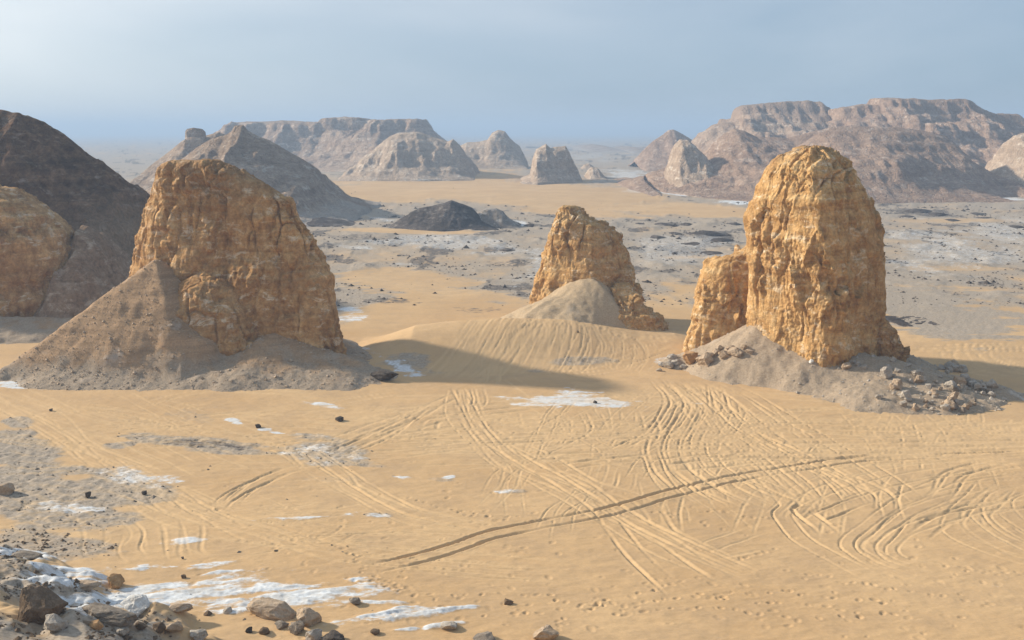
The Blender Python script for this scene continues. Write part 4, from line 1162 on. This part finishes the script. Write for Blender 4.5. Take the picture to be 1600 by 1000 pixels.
# ------------------------------------------------------------------ gravel nobody could count
def scatter(name, pts, sizes, mat, seed=0):
    r = np.random.RandomState(seed)
    base = np.array([(1, 0, 0), (0, 1, 0), (-1, 0, 0), (0, -1, 0), (.15, .1, .75), (0, 0, -.5)], float)
    fc = np.array([(0, 1, 4), (1, 2, 4), (2, 3, 4), (3, 0, 4), (1, 0, 5), (2, 1, 5), (3, 2, 5), (0, 3, 5)])
    n = len(pts)
    B = base[None] * (1 + r.uniform(-.35, .35, (n, 6, 3)))
    an = r.uniform(0, 6.28, n); c, s = np.cos(an)[:, None], np.sin(an)[:, None]
    Bx = B[..., 0] * c - B[..., 1] * s; By = B[..., 0] * s + B[..., 1] * c
    B = np.stack([Bx, By, B[..., 2] * r.uniform(.6, 1.1, (n, 1))], -1) * sizes[:, None, None] * .5
    Vx = (B + pts[:, None, :]).reshape(-1, 3)
    F = (fc[None] + (np.arange(n) * 6)[:, None, None]).reshape(-1, 3)
    return add_obj(name, mesh_from(name, Vx, F, False), mat, kind='stuff')

gr = np.random.RandomState(9)
def candidates(n, pxr, pyr):
    a = gr.uniform(*pxr, n); b = gr.uniform(*pyr, n)
    xy = np.array([gnd(p, q) for p, q in zip(a, b)])
    return xy[:, 0], xy[:, 1]
# near gravel flats and the stony spur
x, y = candidates(9000, (-150, 620), (640, 1010))
z = gh(x, y); c_, g_, d_, s_ = masks(x, y, z)
ok = gr.rand(len(x)) < g_ * .5 + .012
sz = gr.lognormal(-2.0, .45, len(x)).clip(.05, .5)
add = scatter('gravel', np.stack([x, y, z], -1)[ok], sz[ok], S_GREY, 1); add['label'] = 'loose grey gravel on the near flat and slope'; add['category'] = 'gravel'
u_ = gr.uniform(0, 1, 14000)
xs = -u_ * 40 - 2; ys = gr.uniform(28, 72, 14000)
z = gh(xs, ys); c_, g_, d_, s_ = masks(xs, ys, z)
ok = (gr.rand(14000) < g_ * .9) & (g_ > .3)
sz = gr.lognormal(-1.75, .55, 14000).clip(.06, .55)
add = scatter('gravel', np.stack([xs, ys, z], -1)[ok], sz[ok], S_BROWN, 2); add['label'] = 'brown broken stones littering the near slope'; add['category'] = 'gravel'
# scree stones on the aprons
def scree_pts(f, x0, x1, y0, y1, n):
    x = gr.uniform(x0, x1, n); y = gr.uniform(y0, y1, n)
    zt = f(x, y); zg = gh(x, y)
    ok = zt > zg - .05
    return np.stack([x, y, np.maximum(zt, zg)], -1)[ok]
p = scree_pts(tR, 14, 66, 102, 128, 5000)
keepm = gr.rand(len(p)) < np.clip((p[:, 0] - 24) / 30, .15, 1)
p = p[keepm]
add = scatter('gravel', p, gr.lognormal(-1.7, .5, len(p)).clip(.08, .8), S_PALE, 3); add['label'] = 'pale scree stones on the apron of the tallest tower'; add['category'] = 'gravel'
p = scree_pts(tL, -70, -12, 110, 130, 7000)
add = scatter('gravel', p, gr.lognormal(-1.95, .55, len(p)).clip(.06, .7), S_TAN, 4); add['label'] = 'tan scree stones on the brown apron'; add['category'] = 'gravel'
# dark stones over the far flat
x, y = candidates(16000, (440, 1650), (292, 478))
z = gh(x, y); c_, g_, d_, s_ = masks(x, y, z)
cl = fbm2(x / 9, y / 16, 4, 77, .6) + .1
ok = gr.rand(len(x)) < np.clip(g_ * .25 + d_ * .6 + .6 * np.maximum(cl, 0), 0, 1) * (1 - .9 * s_) * (.25 + g_)
sz = gr.lognormal(-.75, .5, len(x)).clip(.2, 2.2) * np.clip(y / 260, .6, 1.6)
add = scatter('gravel', np.stack([x, y, z], -1)[ok], sz[ok], S_DARK, 5); add['label'] = 'dark stones strewn over the gravel flat'; add['category'] = 'gravel'

# ------------------------------------------------------------------ dusty air
hz = bpy.data.materials.new('haze')
hz.use_nodes = True
t = hz.node_tree; t.nodes.clear()
o_ = t.nodes.new('ShaderNodeOutputMaterial')
v_ = t.nodes.new('ShaderNodeVolumePrincipled')
v_.inputs['Color'].default_value = (.55, .74, 1.0, 1)
v_.inputs['Density'].default_value = 0.00052
v_.inputs['Anisotropy'].default_value = 0.1
t.links.new(v_.outputs[0], o_.inputs['Volume'])
x0, x1, y0, y1, z0, z1 = -12500., 12500., -7500., 12500., -4., 78.
Vb = np.array([(x0, y0, z0), (x1, y0, z0), (x1, y1, z0), (x0, y1, z0), (x0, y0, z1), (x1, y0, z1), (x1, y1, z1), (x0, y1, z1)])
Fb = np.array([(0, 3, 2, 1), (4, 5, 6, 7), (0, 1, 5, 4), (1, 2, 6, 5), (2, 3, 7, 6), (3, 0, 4, 7)])
add_obj('haze', mesh_from('haze', Vb, Fb, False), hz, kind='stuff')
